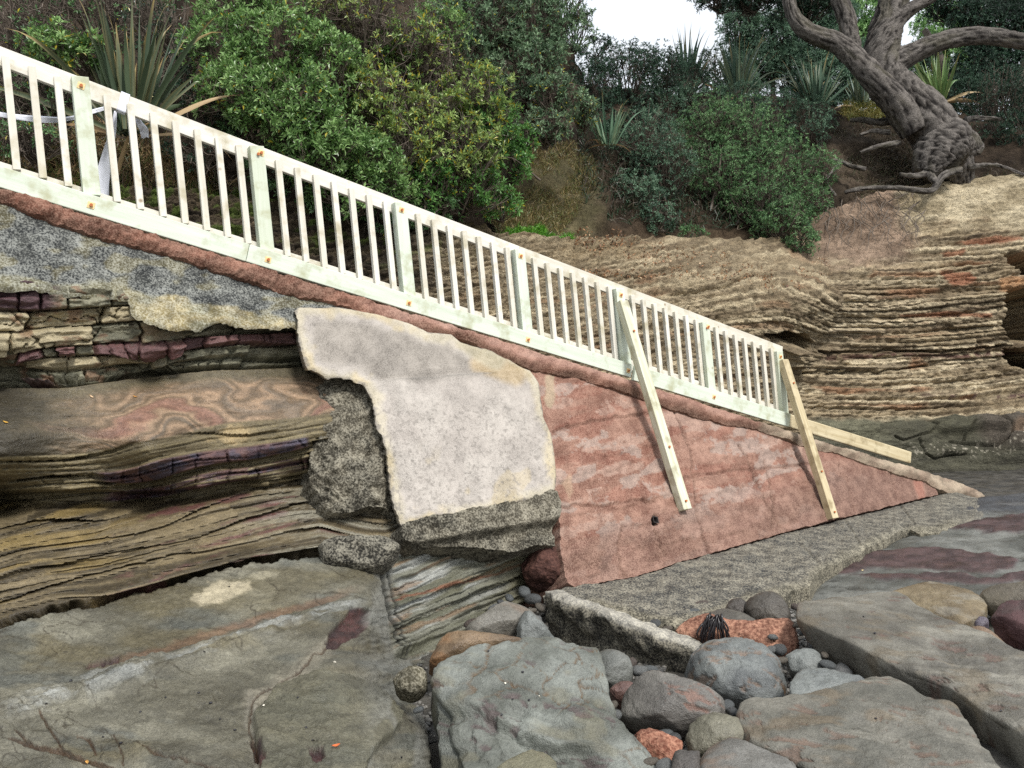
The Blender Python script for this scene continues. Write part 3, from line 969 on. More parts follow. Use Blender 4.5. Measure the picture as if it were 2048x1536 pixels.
def pa_col(px, py, G):
    ed = sdf(px, py, PATCH)
    n = fbm(px / 45, py / 45, 0, 5, 247)
    c = lerp(S(206, 197, 188), S(224, 216, 206), sm(-.5, .5, n))
    upz = (1 - sm(-10, 14, py - (762 - 0.085 * (px - 790)) + 10 * n)) * sm(14, 40, ed + 10 * n)
    c = lerp(c, lerp(S(132, 125, 116), S(162, 154, 143), sm(-.4, .4, n)), upz)
    lic = (1 - sm(6, 26, ed + 10 * fbm(px / 22, py / 22, 2, 4, 249)))
    c = lerp(c, lerp(S(238, 216, 156), S(240, 228, 192), sm(-.4, .4, fbm(px / 40, py / 40, 6, 3, 251))), lic * 0.85)
    c = lerp(c, S(216, 180, 104), (1 - sm(6, 26, seg(px, py, [(960, 725), (1000, 740), (1030, 752)]) + 8 * n)) * 0.8)
    c = lerp(c, S(210, 200, 160), (1 - sm(6, 22, seg(px, py, [(925, 690), (960, 705), (990, 720)]) + 8 * n)) * 0.8)
    c = lerp(c, S(226, 204, 150), sm(0.35, 0.6, fbm(px / 40, py / 60, 12, 3, 253)) * sm(880, 960, py) * 0.6)
    dsp = sm(0.62, 0.8, fbm(px / 4.2, py / 4.2, 0, 1, 255)) * sm(780, 830, py)
    c = lerp(c, S(120, 114, 108), dsp * 0.6)
    c = lerp(c, S(108, 106, 100), (1 - sm(0.5, 3, np.abs(py - (762 - 0.085 * (px - 790)) + 3 * n))) * sm(770, 800, px) * (1 - sm(960, 1000, px)) * .7)
    c = lerp(c, S(60, 58, 54), (1 - sm(0, 4.5, ed + 4 * fbm(px / 9, py / 9, 0, 3, 257))) * 0.75)
    return c


sheet('render_patch', 575, 1125, 600, 1065, 2.2, None, PATCH, pa_disp, pa_col, M['patch'], lambda V: unit(V - CAM) * 0.3 - NH * 0.08, wall, (LA + NW * 0.07, NW), 3.0)


def cr_disp(px, py, G):
    return 0.04 * fbm(px / 40, py / 40, 0, 4, 261) + 0.02 * fbm(px / 10, py / 10, 0, 3, 263)


def cr_col(px, py, G):
    n = fbm(px / 40, py / 30, 0, 4, 267)
    return lerp(S(92, 86, 68), S(150, 140, 116), sm(-.5, .5, n))


# rough block under the patch and its lower lip
sheet('wall_base', 780, 1130, 985, 1110, 2.4, None,
      [(797, 1050), (850, 1038), (1020, 1004), (1108, 980), (1116, 1000), (1118, 1088), (1100, 1086), (1060, 1092), (1040, 1098), (960, 1092), (880, 1090), (830, 1092), (800, 1086), (794, 1066)],
      lambda x, y, G: cr_disp(x, y, G) * 0.6 + 0.05 * (1 - sm(1, 6, (y - (1090 - 0.17 * (x - 800))))) - 0.06 * sm(0, 10, y - (1092 - 0.17 * (x - 800))), cr_col, M['crust'], -NW * 0.5, wall, (LA + NW * 0.04, NW), 3.0)
PIER = tps([(590, 700, 6.75), (590, 1040, 6.2), (690, 700, 6.85), (690, 900, 6.32), (690, 1040, 6.02), (820, 720, 7.0), (820, 900, 6.65), (820, 1090, 6.4)])
sheet('rough_pier', 585, 830, 700, 1060, 2.4, PIER,
      [(612, 780), (640, 765), (690, 740), (790, 720), (820, 1050), (790, 1052), (770, 1018), (740, 1012), (700, 1024), (668, 1026), (650, 1022), (640, 990), (612, 965), (603, 930), (608, 880), (616, 830)],
      lambda x, y, G: cr_disp(x, y, G) * 1.3 - 0.15 * (1 - sm(0, 16, x - 606 - 4 * fbm(y / 20, 0, 0, 3, 5))), cr_col, M['crust'], -NW * 0.5, wall, None, 4.0)

# drain mouth in the red wall, the dark of its hole put into the colour
dm = bpy.data.meshes.new('drain_pipe')
c0 = wallp(1310, 1040, 0.004)
ex, ey = E, unit(np.cross(NW, E))
Vd = []
for s_, o_ in ((0.036, 0.012), (0.026, 0.012), (0.026, -0.12)):
    for a_, b_ in ((-1, -1), (1, -1), (1, 1), (-1, 1)):
        Vd.append(c0 + ex * a_ * s_ + ey * b_ * s_ + NW * o_)
qd = [[k * 4 + j, k * 4 + (j + 1) % 4, k * 4 + 4 + (j + 1) % 4, k * 4 + 4 + j] for k in (0, 1) for j in range(4)] + [[8, 9, 10, 11]]
mesh('drain_pipe', np.array(Vd), np.array(qd), None, M['hole'], wall, None, smooth=False)

# coping: the kerb the balustrade stands on
copx = np.array([c[0] for c in COPL], float)


def co_disp(px, py, G):
    ed = pl(px, COPL) - py
    j = 0
    for x in (45, 290, 560, 822, 1310, 1522):
        j = j - 0.02 * (1 - sm(0, 3, np.abs(px - x + 3 * fbm(py / 8, 0, 0, 2, x))))
    return 0.018 * fbm(px / 35, py / 20, 0, 4, 271) + 0.02 * fbm(px / 8, py / 8, 0, 3, 273) * (1 - 0.6 * sm(700, 860, px)) - 0.05 * (1 - sm(0, 13, ed)) ** 2 + j


def co_col(px, py, G):
    n = fbm(px / 60, py / 25, 0, 5, 277)
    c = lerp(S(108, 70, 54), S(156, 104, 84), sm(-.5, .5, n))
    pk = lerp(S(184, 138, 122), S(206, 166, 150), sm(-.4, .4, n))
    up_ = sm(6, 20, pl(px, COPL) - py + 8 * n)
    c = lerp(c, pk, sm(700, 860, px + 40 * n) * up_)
    gr = lerp(S(150, 142, 122), S(204, 194, 168), sm(-.4, .4, fbm(px / 24, py / 14, 2, 4, 279)))
    c = lerp(c, gr, sm(1515, 1530, px + 3 * n))
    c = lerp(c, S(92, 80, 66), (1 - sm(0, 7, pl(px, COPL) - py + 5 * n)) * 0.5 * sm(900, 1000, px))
    return c


STX = [(-330, 372.6 - 0.3068 * 330 - 1), (0, 373), (1270, 762), (1600, 868), (1823, 934), (1860, 944), (1930, 966), (1995, 1003)]
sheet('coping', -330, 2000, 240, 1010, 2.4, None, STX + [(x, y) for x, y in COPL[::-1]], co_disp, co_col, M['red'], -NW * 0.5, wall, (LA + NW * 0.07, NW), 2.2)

# ramp slab behind the coping
ra, rb = LA - E * 2.5 + NW * 0.03, P(1995, 1003, 12.6)
ra, rb = ra + UPZ * 0.0, rb
K = 90
V = []
for i in range(K):
    p = ra + (rb - ra) * i / (K - 1)
    for j in range(14):
        q = p - NH * (0.08 + 2.0 * j / 13)
        V.append(q + UPZ * (0.01 * fbm(q[0] * 5, q[1] * 5, 0, 3, 5) - 0.06))
V = np.array(V)
idx = np.arange(K * 14).reshape(K, 14)
q = np.stack([idx[:-1, :-1], idx[1:, :-1], idx[1:, 1:], idx[:-1, 1:]], -1).reshape(-1, 4)
V2 = V - UPZ * 0.35
rim = np.concatenate([idx[0], idx[1:, -1], idx[-1, :-1][::-1], idx[1:-1, 0][::-1]])
n0 = len(V)
qs = np.stack([rim, np.roll(rim, -1), np.roll(rim, -1) + n0, rim + n0], -1)
mesh('ramp_slab', np.concatenate([V, V2]), np.concatenate([q, q[:, ::-1] + n0, qs]), None, M['apron'], wall, np.tile(S(150, 142, 126), (2 * n0, 1)))

# footing along the foot of the wall
AP0, AP1, AP2 = wallp(1135, 1176), wallp(1870, 992), P(1640, 1140, 7.35)
NA = unit(np.cross(AP1 - AP0, AP2 - AP0))
NA = NA if NA[2] > 0 else -NA
APR = [(1085, 1182), (1130, 1166), (1250, 1152), (1420, 1100), (1650, 1040), (1870, 985), (1905, 975), (1995, 1003), (1992, 1012), (1962, 1042), (1920, 1050), (1850, 1064), (1806, 1054), (1740, 1090), (1680, 1118), (1640, 1140), (1620, 1165), (1560, 1190), (1500, 1202), (1430, 1228), (1370, 1250), (1270, 1236), (1180, 1205)]


def ap_disp(px, py, G):
    d = 0.012 * fbm(px / 40, py / 20, 0, 4, 281) + 0.008 * fbm(px / 8, py / 5, 0, 3, 283)
    for c in ([(1590, 1080), (1640, 1125)], [(1800, 1010), (1830, 1050)], [(1690, 1040), (1720, 1085)]):
        d -= 0.02 * (1 - sm(0, 3, seg(px, py + 2 * fbm(px / 12, 0, 0, 2, 3), c)))
    return d - 0.04 * (1 - sm(0, 12, sdf(px, py, APR))) ** 2


def ap_col(px, py, G):
    n = fbm(px / 50, py / 20, 0, 4, 287)
    c = lerp(S(120, 120, 116), S(156, 150, 136), sm(-.4, .4, n))
    ed = sdf(px, py, APR)
    c = lerp(c, S(190, 178, 142), (1 - sm(4, 22, ed + 8 * n)) * sm(0, 30, py - (1180 - 0.23 * (px - 1085)) - 25))
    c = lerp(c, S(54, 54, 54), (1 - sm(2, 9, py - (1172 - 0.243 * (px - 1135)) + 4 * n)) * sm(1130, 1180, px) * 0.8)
    return lerp(c, S(176, 170, 158), sm(1900, 1960, px))


sheet('footing', 1075, 2000, 970, 1262, 2.4, None, APR, ap_disp, ap_col, M['apron'], np.array([0.03, 0.05, -0.4]), wall, (AP0, NA), 3.0)
M['kerb'] = speck_mat('kerb_concrete', tuple(S(46, 44, 40)), tuple(S(190, 182, 160)), 66, 0.41, 0.61, 0.6, 0.02)
# broken upstand lying in front of the footing
bp = P(np.array([1092, 1135, 1200, 1290, 1360, 1400]), np.array([1186, 1198, 1222, 1256, 1284, 1298]), np.array([6.25, 6.05, 5.78, 5.5, 5.34, 5.24]))
path = catmull(bp, 120)
tg = unit(np.gradient(path, axis=0) * [1, 1, 0])
sd = np.cross(tg, UPZ)
sd = np.where(((CAM - path) * sd).sum(-1, keepdims=True) > 0, sd, -sd)
prof = np.array([(-0.12, -0.5), (-0.12, -0.04), (-0.09, 0.0), (-0.04, 0.015), (0.02, 0.008), (0.05, -0.02), (0.06, -0.05), (0.045, -0.10), (0.01, -0.18), (0.0, -0.26), (0.03, -0.5)])
pr = catmull(prof, 60)
wv = np.sin(np.linspace(0, np.pi, 120))[:, None] ** 0.25
G = path[:, None] + sd[:, None] * pr[None, :, :1] * wv[..., None] + UPZ * pr[None, :, 1:]
G = G + sd[:, None] * (0.05 * fbm(G[..., 0] * 7, G[..., 1] * 7, G[..., 2] * 7, 4, 291))[..., None] + UPZ * (0.02 * fbm(G[..., 0] * 7, G[..., 1] * 7, 3, 4, 293))[..., None]
idx = np.arange(120 * 60).reshape(120, 60)
q = np.stack([idx[:-1, :-1], idx[1:, :-1], idx[1:, 1:], idx[:-1, 1:]], -1).reshape(-1, 4)
caps = [[idx[r, a], idx[r, a + 1], idx[r, 58 - a], idx[r, 59 - a]] for r in (0, 119) for a in range(29)]
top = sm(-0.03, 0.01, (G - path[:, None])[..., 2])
cc = lerp(S(60, 58, 54), S(186, 182, 172), top)  # pale smooth top; the front face's shade is put into its dark colour
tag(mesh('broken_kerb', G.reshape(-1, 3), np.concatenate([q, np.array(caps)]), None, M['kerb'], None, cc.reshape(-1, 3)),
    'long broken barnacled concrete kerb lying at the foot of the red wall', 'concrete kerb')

# ------------------------------------------------------------------ cliff behind the ramp
CLIFF = tps([(-330, 330, 7.7), (-330, 700, 7.2), (0, 380, 8.0), (0, 600, 7.6), (300, 380, 8.9), (300, 600, 8.3), (600, 420, 9.8), (600, 700, 9.1),
             (900, 440, 11.0), (900, 700, 10.2), (1150, 480, 12.5), (1150, 560, 12.0), (1150, 850, 11.3), (1400, 490, 14.4), (1400, 560, 13.2), (1400, 640, 12.9), (1400, 860, 12.4),
             (1560, 500, 15.4), (1560, 560, 13.9), (1560, 640, 13.5), (1560, 700, 13.9), (1640, 520, 15.6), (1655, 590, 14.2), (1620, 690, 14.6), (1640, 860, 14.4),
             (1700, 640, 15.6), (1750, 480, 16.9), (1750, 560, 15.9), (1750, 830, 15.6), (1750, 945, 15.2),
             (1900, 350, 18.2), (1900, 450, 17.4), (1900, 600, 16.8), (1900, 830, 16.6), (1900, 880, 16.0), (1900, 945, 15.9),
             (2048, 350, 18.6), (2048, 450, 17.8), (2048, 600, 17.2), (2048, 830, 17.0), (2048, 880, 15.9), (2048, 945, 15.8), (2350, 330, 21), (2350, 600, 20), (2350, 830, 19), (2350, 945, 18)], 0.002)


def strata(px, py):
    w = 2.5 * fbm(px / 160, py / 60, 0, 4, 301)
    left = py + 0.17 * (np.minimum(px, 1560) - 1150) - 0.5 * 40 * np.log1p(np.exp((px - 1590) / 40))
    right = py - 0.035 * (px - 1660) + 0.00022 * (px - 1660) ** 2
    xb = np.interp(py, [430, 500, 568, 590, 615, 650, 675, 710, 745, 780, 870], [1640, 1640, 1658, 1678, 1670, 1652, 1622, 1612, 1596, 1560, 1540]) + 5 * fbm(py / 14, px / 90, 0, 2, 302)
    k = sm(-1.5, 1.5, px - xb)
    wl = 6 * vnoise((py - 0.1 * px) / 26, px / 900, 2.2, 304)
    return w + wl + np.where(px < 1150, py + 0.05 * (px - 1150) + 0.0, left) * (1 - k) + (right + 40) * k, k


CAVE = [(1528, 668), (1560, 662), (1600, 664), (1616, 676), (1608, 700), (1590, 690), (1560, 682), (1535, 682)]
BLK = [(1548, 690), (1575, 682), (1600, 692), (1606, 710), (1596, 730), (1570, 742), (1550, 735)]


def cl_soft(px, py):
    """1 where the face is crumbly earth rather than bedded rock"""
    n = 16 * fbm(px / 40, py / 30, 0, 4, 303)
    a = sm(1560, 1640, px + n) * (1 - sm(1800, 1850, px + n)) * (1 - sm(505, 545, py + n - 0.06 * (px - 1640)))
    b = sm(1780, 1830, px + n) * (1 - sm(430, 470, py + n))
    return a, b


def cl_disp(px, py, G):
    L, k = strata(px, py)
    a, b = cl_soft(px, py)
    soft = np.clip(a + b, 0, 1)
    bot = sm(832, 846, py + 5 * fbm(px / 40, 0, 0, 3, 3)) * sm(1600, 1640, px)
    j = fbm(px / 140, L / 40, 0, 3, 305)
    la = vnoise(L / 7.5, 0.15 * px / 60, 3.1, 307)
    lb = vnoise(L / 17 + 0.5 * j, px / 400, 9.2, 309)
    lc = vnoise(L / 3.4, px / 120, 5.5, 311)
    Lw = L + 5 * vnoise(L / 16, px / 700, 4.4, 306) + 1.2 * fbm(px / 14, L / 10, 0, 2, 312)
    q1, q2 = blocks(px, Lw, 120, 10.5, 308), blocks(px, Lw, 46, 4.6, 310)
    rel = 0.32 + 0.26 * k + 0.4 * (px < 1000)
    s = 0.04 * np.sign(la) * np.abs(la) ** 0.5 + 0.06 * lb + 0.025 * lc + (0.05 + 0.05 * k) * (q1[2] - .5) + 0.04 * (q2[2] - .5) - 0.10 * (q1[2] > 0.35) * (1 - sm(0, 2.6, q1[1])) - 0.05 * (1 - sm(0, 2.6, q1[0])) 
    s = s * rel * 1.15 + 0.12 * (1 - k) * (px > 1150)
    s = s - 0.10 * sm(0.35, 0.6, la) * 0
    d = s * (1 - 0.85 * soft) * (1 - bot * 0.85) * (0.75 + 0.25 * k)
    d += 0.06 * fbm(px / 11, py / 9, 0, 4, 313, 0.65) * (1 - bot * 0.7) + 0.10 * soft * fbm(px / 40, py / 30, 0, 5, 317)
    # crevices
    for c, w in (([(1340, 592), (1400, 588), (1455, 574), (1490, 560), (1540, 556)], 3.0), ([(1190, 558), (1260, 560), (1330, 548)], 2.2), ([(1640, 706), (1760, 700), (1900, 704), (2010, 690)], 4), ([(1600, 745), (1760, 742), (1860, 730)], 3), ([(1620, 815), (1800, 818), (2000, 806)], 3)):
        d -= 0.22 * (1 - sm(0, w, seg(px, py + 3 * fbm(px / 20, 0, 0, 3, 319), c)))
    d -= 2.6 * sm(-3, 8, sdf(px, py, CAVE) + 3 * fbm(px / 12, py / 9, 0, 2, 5))
    d += 0.35 * sm(0, 8, sdf(px, py, BLK) + 3 * fbm(px / 12, py / 9, 0, 2, 7))
    for c in ([(2012, 590), (2030, 575), (2200, 560), (2200, 690), (2025, 690), (2008, 660), (2018, 630)], [(2005, 695), (2040, 700), (2200, 705), (2200, 735), (2050, 738), (2020, 728)], [(2005, 505), (2060, 500), (2200, 505), (2200, 560), (2050, 545)]):
        d -= 2.4 * sm(-3, 10, sdf(px, py, c) + 5 * fbm(px / 14, py / 14, 0, 3, 321))
    # wet bench at the foot
    d += bot * (0.12 * fbm(px / 120, py / 40, 0, 3, 323))
    for c in ([(1858, 842), (1868, 852), (1862, 865), (1835, 872), (1805, 882), (1785, 874)], [(1835, 880), (1850, 905), (1875, 918), (1935, 905)], [(1940, 855), (1932, 870), (1930, 885)], [(1965, 838), (2000, 850), (2025, 865), (2018, 880), (1990, 890), (1940, 884), (1905, 880)]):
        d -= bot * 0.12 * (1 - sm(0, 3, seg(px + 3 * fbm(py / 9, 0, 0, 2, 3), py, c)))
    d += bot * 0.22 * sm(0, 6, 865 + 8 * fbm(px / 50, 0, 0, 3, 325) - py) * sm(1850, 1900, px)
    return d


def cl_col(px, py, G):
    L, k = strata(px, py)
    a, b = cl_soft(px, py)
    n = fbm(px / 60, py / 30, 0, 5, 331)
    l1 = vnoise(L / 9, px / 260, 1.7, 333)
    l2 = vnoise(L / 22, px / 500, 4.7, 335)
    lc = vnoise(L / 3.4, px / 120, 5.5, 311)
    Lw = L + 5 * vnoise(L / 16, px / 700, 4.4, 306) + 1.2 * fbm(px / 14, L / 10, 0, 2, 312)
    q2 = blocks(px, Lw, 46, 4.6, 310)
    c = lerp(S(166, 149, 120), S(212, 196, 164), sm(-.5, .6, l1 + 0.3 * n + 0.8 * (q2[2] - .5)))
    c = lerp(c, S(126, 110, 86), sm(0.05, 0.6, l2) * 0.7)
    c = lerp(c, S(84, 70, 56), sm(0.25, 0.6, lc + 0.3 * n) * 0.75)
    q1 = blocks(px, Lw, 120, 10.5, 308)
    c = lerp(c, S(112, 96, 74), (q1[2] < 0.25) * 0.6)
    c = lerp(c, S(96, 82, 62), sm(0.2, 0.5, fbm(px / 9, py / 22, 0, 4, 334)) * 0.45)
    rust = sm(0.35, 0.65, vnoise(L / 12, px / 130, 8.8, 337) + 0.2 * n) * sm(0.0, 0.4, fbm(px / 90, py / 90, 4, 3, 338) + 0.15)
    c = lerp(c, S(150, 108, 78), rust * 0.7)
    dk = (1 - sm(0, 9, np.abs(py - 712 + 0.02 * (px - 1800) + 4 * n))) * sm(1600, 1660, px) * (fbm(px / 14, py / 20, 0, 2, 341) > -0.15)
    c = lerp(c, S(96, 66, 60), dk * 0.9)
    dk = (1 - sm(0, 7, np.abs(py - 792 + 4 * n))) * sm(1800, 1880, px) * (fbm(px / 16, py / 20, 5, 2, 343) > 0.1)
    c = lerp(c, S(96, 70, 68), dk * 0.8)
    ln = 1 - sm(0.6, 2.2, q1[1] + 0.8 * n)
    c = lerp(c, S(78, 64, 48), ln * 0.6 * sm(-.5, .1, fbm(px / 60, L / 20, 3, 2, 336)))
    fine = vnoise(L / 1.7, px / 45, 3.3, 339)
    c = c * (1 + 0.22 * fine[..., None])
    gl = 1 - k
    c = lerp(c, lerp(S(122, 108, 86), S(174, 158, 128), sm(-.4, .5, l1 + 0.6 * (q2[2] - .5))), gl * 0.45)
    # left, behind the balusters: damp dark rock with moss
    lf = 1 - sm(760, 1000, px + 60 * n)
    dkc = lerp(S(60, 52, 42), S(96, 84, 66), sm(-.5, .5, l1 + .4 * n))
    dkc = lerp(dkc, S(84, 104, 40), sm(0.2, 0.5, fbm(px / 40, py / 20, 7, 4, 345)) * (1 - sm(430, 520, py - 0.05 * px)) * 0.8)
    c = lerp(c, dkc, lf)
    c = lerp(c, lerp(S(112, 98, 76), S(150, 132, 102), sm(-.5, .5, n)), sm(1000, 1160, px) * (1 - sm(1250, 1320, px)) * (1 - sm(500, 560, py)) * 0.6)
    # orange lens
    o = sdf(px, py + 5 * n, [(1878, 543), (1900, 538), (1940, 538), (1952, 550), (1950, 563), (1930, 572), (1905, 572), (1890, 558)])
    c = lerp(c, S(160, 114, 88), sm(-3, 4, o + 4 * n))
    o = sdf(px, py + 5 * n, [(2000, 560), (2030, 552), (2060, 560), (2060, 600), (2030, 590), (2005, 580)])
    c = lerp(c, S(172, 134, 98), sm(-3, 4, o + 4 * n))
    for cc in ([(1900, 484), (1940, 476), (2048, 468), (2048, 480), (1960, 490)], [(1880, 505), (1930, 498), (1925, 510), (1890, 514)], [(1795, 628), (1900, 622), (1985, 628), (1980, 634), (1800, 636)]):
        c = lerp(c, S(146, 98, 72), sm(-2, 3, sdf(px, py, cc) + 3 * n) * 0.85)
    c = lerp(c, lerp(S(116, 98, 82), S(158, 136, 116), sm(-.5, .5, n)), a)
    c = lerp(c, lerp(S(160, 146, 118), S(200, 186, 156), sm(-.5, .5, n + 0.4 * l1)), b)
    bot = sm(830, 846, py + 5 * fbm(px / 40, 0, 0, 3, 3)) * sm(1600, 1640, px)
    wet = lerp(S(78, 76, 62), S(112, 110, 90), sm(-.5, .5, fbm(px / 130, py / 16, 0, 4, 347)))
    wet = lerp(wet, S(66, 64, 54), sm(865, 890, py) * 0.7)
    wet = lerp(wet, S(82, 75, 66), sm(1950, 1990, px + 0.8 * (880 - py)) * (1 - sm(880, 905, py)))
    wet = lerp(wet, S(120, 98, 78), (1 - sm(8, 24, np.hypot(px - 2040, (py - 862) * 1.5))) * 0.6)
    bar = sm(0.72, 0.85, fbm(px / 3.4, py / 3.4, 0, 1, 349)) * (1 - sm(0, 26, np.abs(py - 893 + 0.05 * (px - 1900) + 12 * n))) * sm(1780, 1860, px)
    wet = lerp(wet, S(190, 182, 164), bar * 0.7)
    return lerp(c, wet, bot)


CMASK = [(-330, 330), (0, 372), (300, 372), (480, 392), (700, 420), (900, 430), (1000, 462), (1160, 478), (1300, 478), (1480, 486), (1560, 480), (1620, 440), (1700, 400), (1820, 368), (2048, 345), (2340, 330), (2340, 950), (-330, 950)]
tag(sheet('cliff', -330, 2340, 330, 950, 2.5, CLIFF, CMASK, cl_disp, cl_col, M['cliff'], lambda V: unit((V - CAM) * [1, 1, 0]) * 1.5, sty=1.8), kind='structure')

# ------------------------------------------------------------------ bank above the cliff
HILL = tps([(-330, 420, 7.7), (0, 410, 8.2), (300, 420, 9.2), (600, 450, 10.1), (900, 470, 11.4), (1150, 510, 12.7), (1400, 520, 14.5), (1560, 520, 15.6), (1640, 470, 17.2), (1830, 395, 18.7), (2048, 372, 18.6), (2350, 370, 20.5),
            (-330, 0, 10.4), (0, 0, 11.2), (0, 250, 9.2), (300, 0, 12.2), (300, 250, 10.4), (600, 0, 13.4), (600, 280, 11.6), (900, 0, 15), (900, 250, 13.2), (1100, 350, 14.2), (1100, 150, 16.8), (1250, 330, 15.8), (1300, 220, 19),
            (1450, 350, 17.5), (1450, 200, 21), (1640, 330, 18.2), (1640, 220, 20.5), (1850, 270, 19.6), (2048, 270, 20.4), (2350, 270, 22), (-330, -400, 13.5), (300, -400, 15), (900, -400, 18)], 0.002)
HMASK = [(-330, 440), (0, 420), (300, 430), (600, 460), (900, 480), (1000, 492), (1150, 512), (1400, 522), (1600, 540), (1650, 480), (1830, 402), (2048, 380), (2350, 380), (2350, 235), (2048, 240), (1850, 225), (1640, 205), (1450, 190), (1300, 190), (1180, 160), (1120, 60), (1060, -120), (1020, -400), (-330, -400)]


def hi_disp(px, py, G):
    return 0.18 * fbm(px / 70, py / 50, 0, 4, 361) + 0.07 * fbm(px / 16, py / 12, 0, 4, 363)


def hi_col(px, py, G):
    n = fbm(px / 45, py / 30, 0, 5, 367)
    c = lerp(S(44, 38, 32), S(84, 72, 60), sm(-.5, .5, n))
    c = lerp(c, lerp(S(96, 90, 66), S(126, 116, 88), sm(-.4, .4, n)), sm(960, 1060, px + 50 * n) * (1 - sm(1160, 1230, px + 40 * n)) * sm(290, 340, py))
    c = lerp(c, S(104, 92, 78), sm(1620, 1680, px + 30 * n) * (1 - sm(1840, 1900, px)) * sm(240, 290, py) * 0.7)
    c = lerp(c, S(92, 78, 62), sm(1150, 1250, px) * (1 - sm(1600, 1650, px)) * sm(430, 470, py))
    return c


tag(sheet('hillside', -330, 2350, -400, 545, 5.0, HILL, HMASK, hi_disp, hi_col, M['soil'], lambda V: unit((V - CAM) * [1, 1, 0]) * 1.0), kind='structure')


# ------------------------------------------------------------------ boulders
def blob(name, label, cat, outline, d, nrm, Tu, Td, p=2.4, q=2.4, cols=((112, 112, 104), (146, 146, 138)), stain=None, cracks=0, chips=None, amp=0.02, mat='boulder', group=None, seed=0, nth=132, bands=0.0, sculpt=None, facets=3):
    o = np.array(outline, float)
    c0 = catmull(np.concatenate([o, o[:1]]), 400)[:-1]
    ds = np.concatenate([[0], np.cumsum(np.hypot(*np.diff(np.concatenate([c0, c0[:1]]), axis=0).T))])
    t = np.linspace(0, ds[-1], nth, endpoint=False)
    cc = np.concatenate([c0, c0[:1]])
    ox, oy = np.interp(t, ds, cc[:, 0]), np.interp(t, ds, cc[:, 1])
    cx, cy = ox.mean(), oy.mean()
    C = P(cx, cy, d)
    r = unit(ray(cx, cy))
    if isinstance(nrm, (int, float)):       # share of the up direction; the rest looks back at the beach in front
        nv = unit(UPZ * nrm - r * [1, 1, 0.3] * (1 - nrm))
    else:
        nv = unit(np.array(nrm, float))
    Q = onplane(ox, oy, C, nv)
    nr1, nr2 = (46, 40) if nth > 200 else (16, 24)
    a = np.linspace(0, np.pi / 2, nr2)
    ru = np.concatenate([np.linspace(0, 0.8, nr1, endpoint=False), 0.8 + 0.2 * np.sin(a)])
    rl = np.sin(np.linspace(0, np.pi / 2, 26))[::-1][1:]
    rho = np.concatenate([ru, rl])
    hh = np.concatenate([Tu * (1 - ru ** p) ** (1 / p), -Td * (1 - rl ** q) ** (1 / q)])
    V = C + rho[:, None, None] * (Q - C)[None] + hh[:, None, None] * nv
    if facets:
        rf = np.random.default_rng(900 + seed)
        for _ in range(facets):
            fd = unit(unit(rf.normal(size=3)) + nv * rf.uniform(0.1, 0.9))
            s_ = (V - C) @ fd
            V = V - fd * np.maximum(0, s_ - rf.uniform(0.62, 0.9) * s_.max())[..., None] * 0.7
    Nn = unit((V - C) / (np.abs(np.linalg.norm(Q - C, axis=1).mean()) + 1e-6) + np.sign(hh)[:, None, None] * nv * 0.4)
    x, y, z = V[..., 0], V[..., 1], V[..., 2]
    e1 = unit(np.cross(nv, [0.3, 1, 0.2]))
    e2 = np.cross(nv, e1)
    u, v = (V - C) @ e1, (V - C) @ e2
    dd = amp * (fbm(x * 3, y * 3, z * 3, 4, 400 + seed) + 0.35 * fbm(x * 12, y * 12, z * 12, 3, 410 + seed)) + 0.004 * fbm(x * 40, y * 40, z * 40, 3, 415 + seed)
    n = fbm(x * 4, y * 4, z * 4, 5, 420 + seed)
    col = lerp(S(*cols[0]), S(*cols[1]), sm(-.5, .5, n))
    if bands:
        bn = fbm(u * 1.5, v * 9, z * 3, 4, 430 + seed)
        dd = dd + bands * bn
        col = lerp(col, S(*[min(255, k * 1.18) for k in cols[1]]), sm(0.1, .6, bn) * 0.6)
    if stain is not None:
        st = sm(0.15, 0.6, fbm(u * 5, v * 9, z * 5, 5, 440 + seed))
        col = lerp(col, S(*stain), st * 0.45)
    if chips is not None:
        st = sm(0.38, 0.55, fbm(u * 6, v * 13, 0, 5, 450 + seed, 0.65))
        col = lerp(col, S(*chips), st * 0.6)
        dd = dd - 0.01 * st
    if cracks:
        wv = 0.12 * fbm(u * 6, v * 6, 0, 3, 460 + seed)
        f, _ = cells(u * cracks + wv * 3, v * cracks * 1.3 + wv * 3, 470 + seed)
        on = sm(-.25, 0.2, fbm(u * 2.2, v * 2.2, 0, 3, 480 + seed))
        k = (1 - sm(0.015, 0.06, f)) * on
        col = lerp(col, S(112, 84, 50), k * 0.8)
        dd = dd - 0.010 * k
    if sculpt is not None:
        dd = dd + sculpt(*proj(V)) * (hh > 0)[:, None]
    V = V + Nn * dd[..., None]
    R = len(rho)
    idx = np.arange(R * nth).reshape(R, nth)
    q4 = np.stack([idx[:-1], np.roll(idx[:-1], -1, 1), np.roll(idx[1:], -1, 1), idx[1:]], -1).reshape(-1, 4)
    ob = mesh(name, V.reshape(-1, 3), q4[:, ::-1], None, M[mat], None, col.reshape(-1, 3))
    return tag(ob, label, cat, group)


M['redrock2'] = speck_mat('dark_red_rock', tuple(S(44, 30, 28)), tuple(S(120, 86, 74)), 48, 0.38, 0.64, 0.6, 0.025)
GR = ((104, 106, 100), (142, 144, 138))
BL = ((108, 112, 112), (144, 148, 144))
OL = ((104, 102, 86), (138, 134, 116))


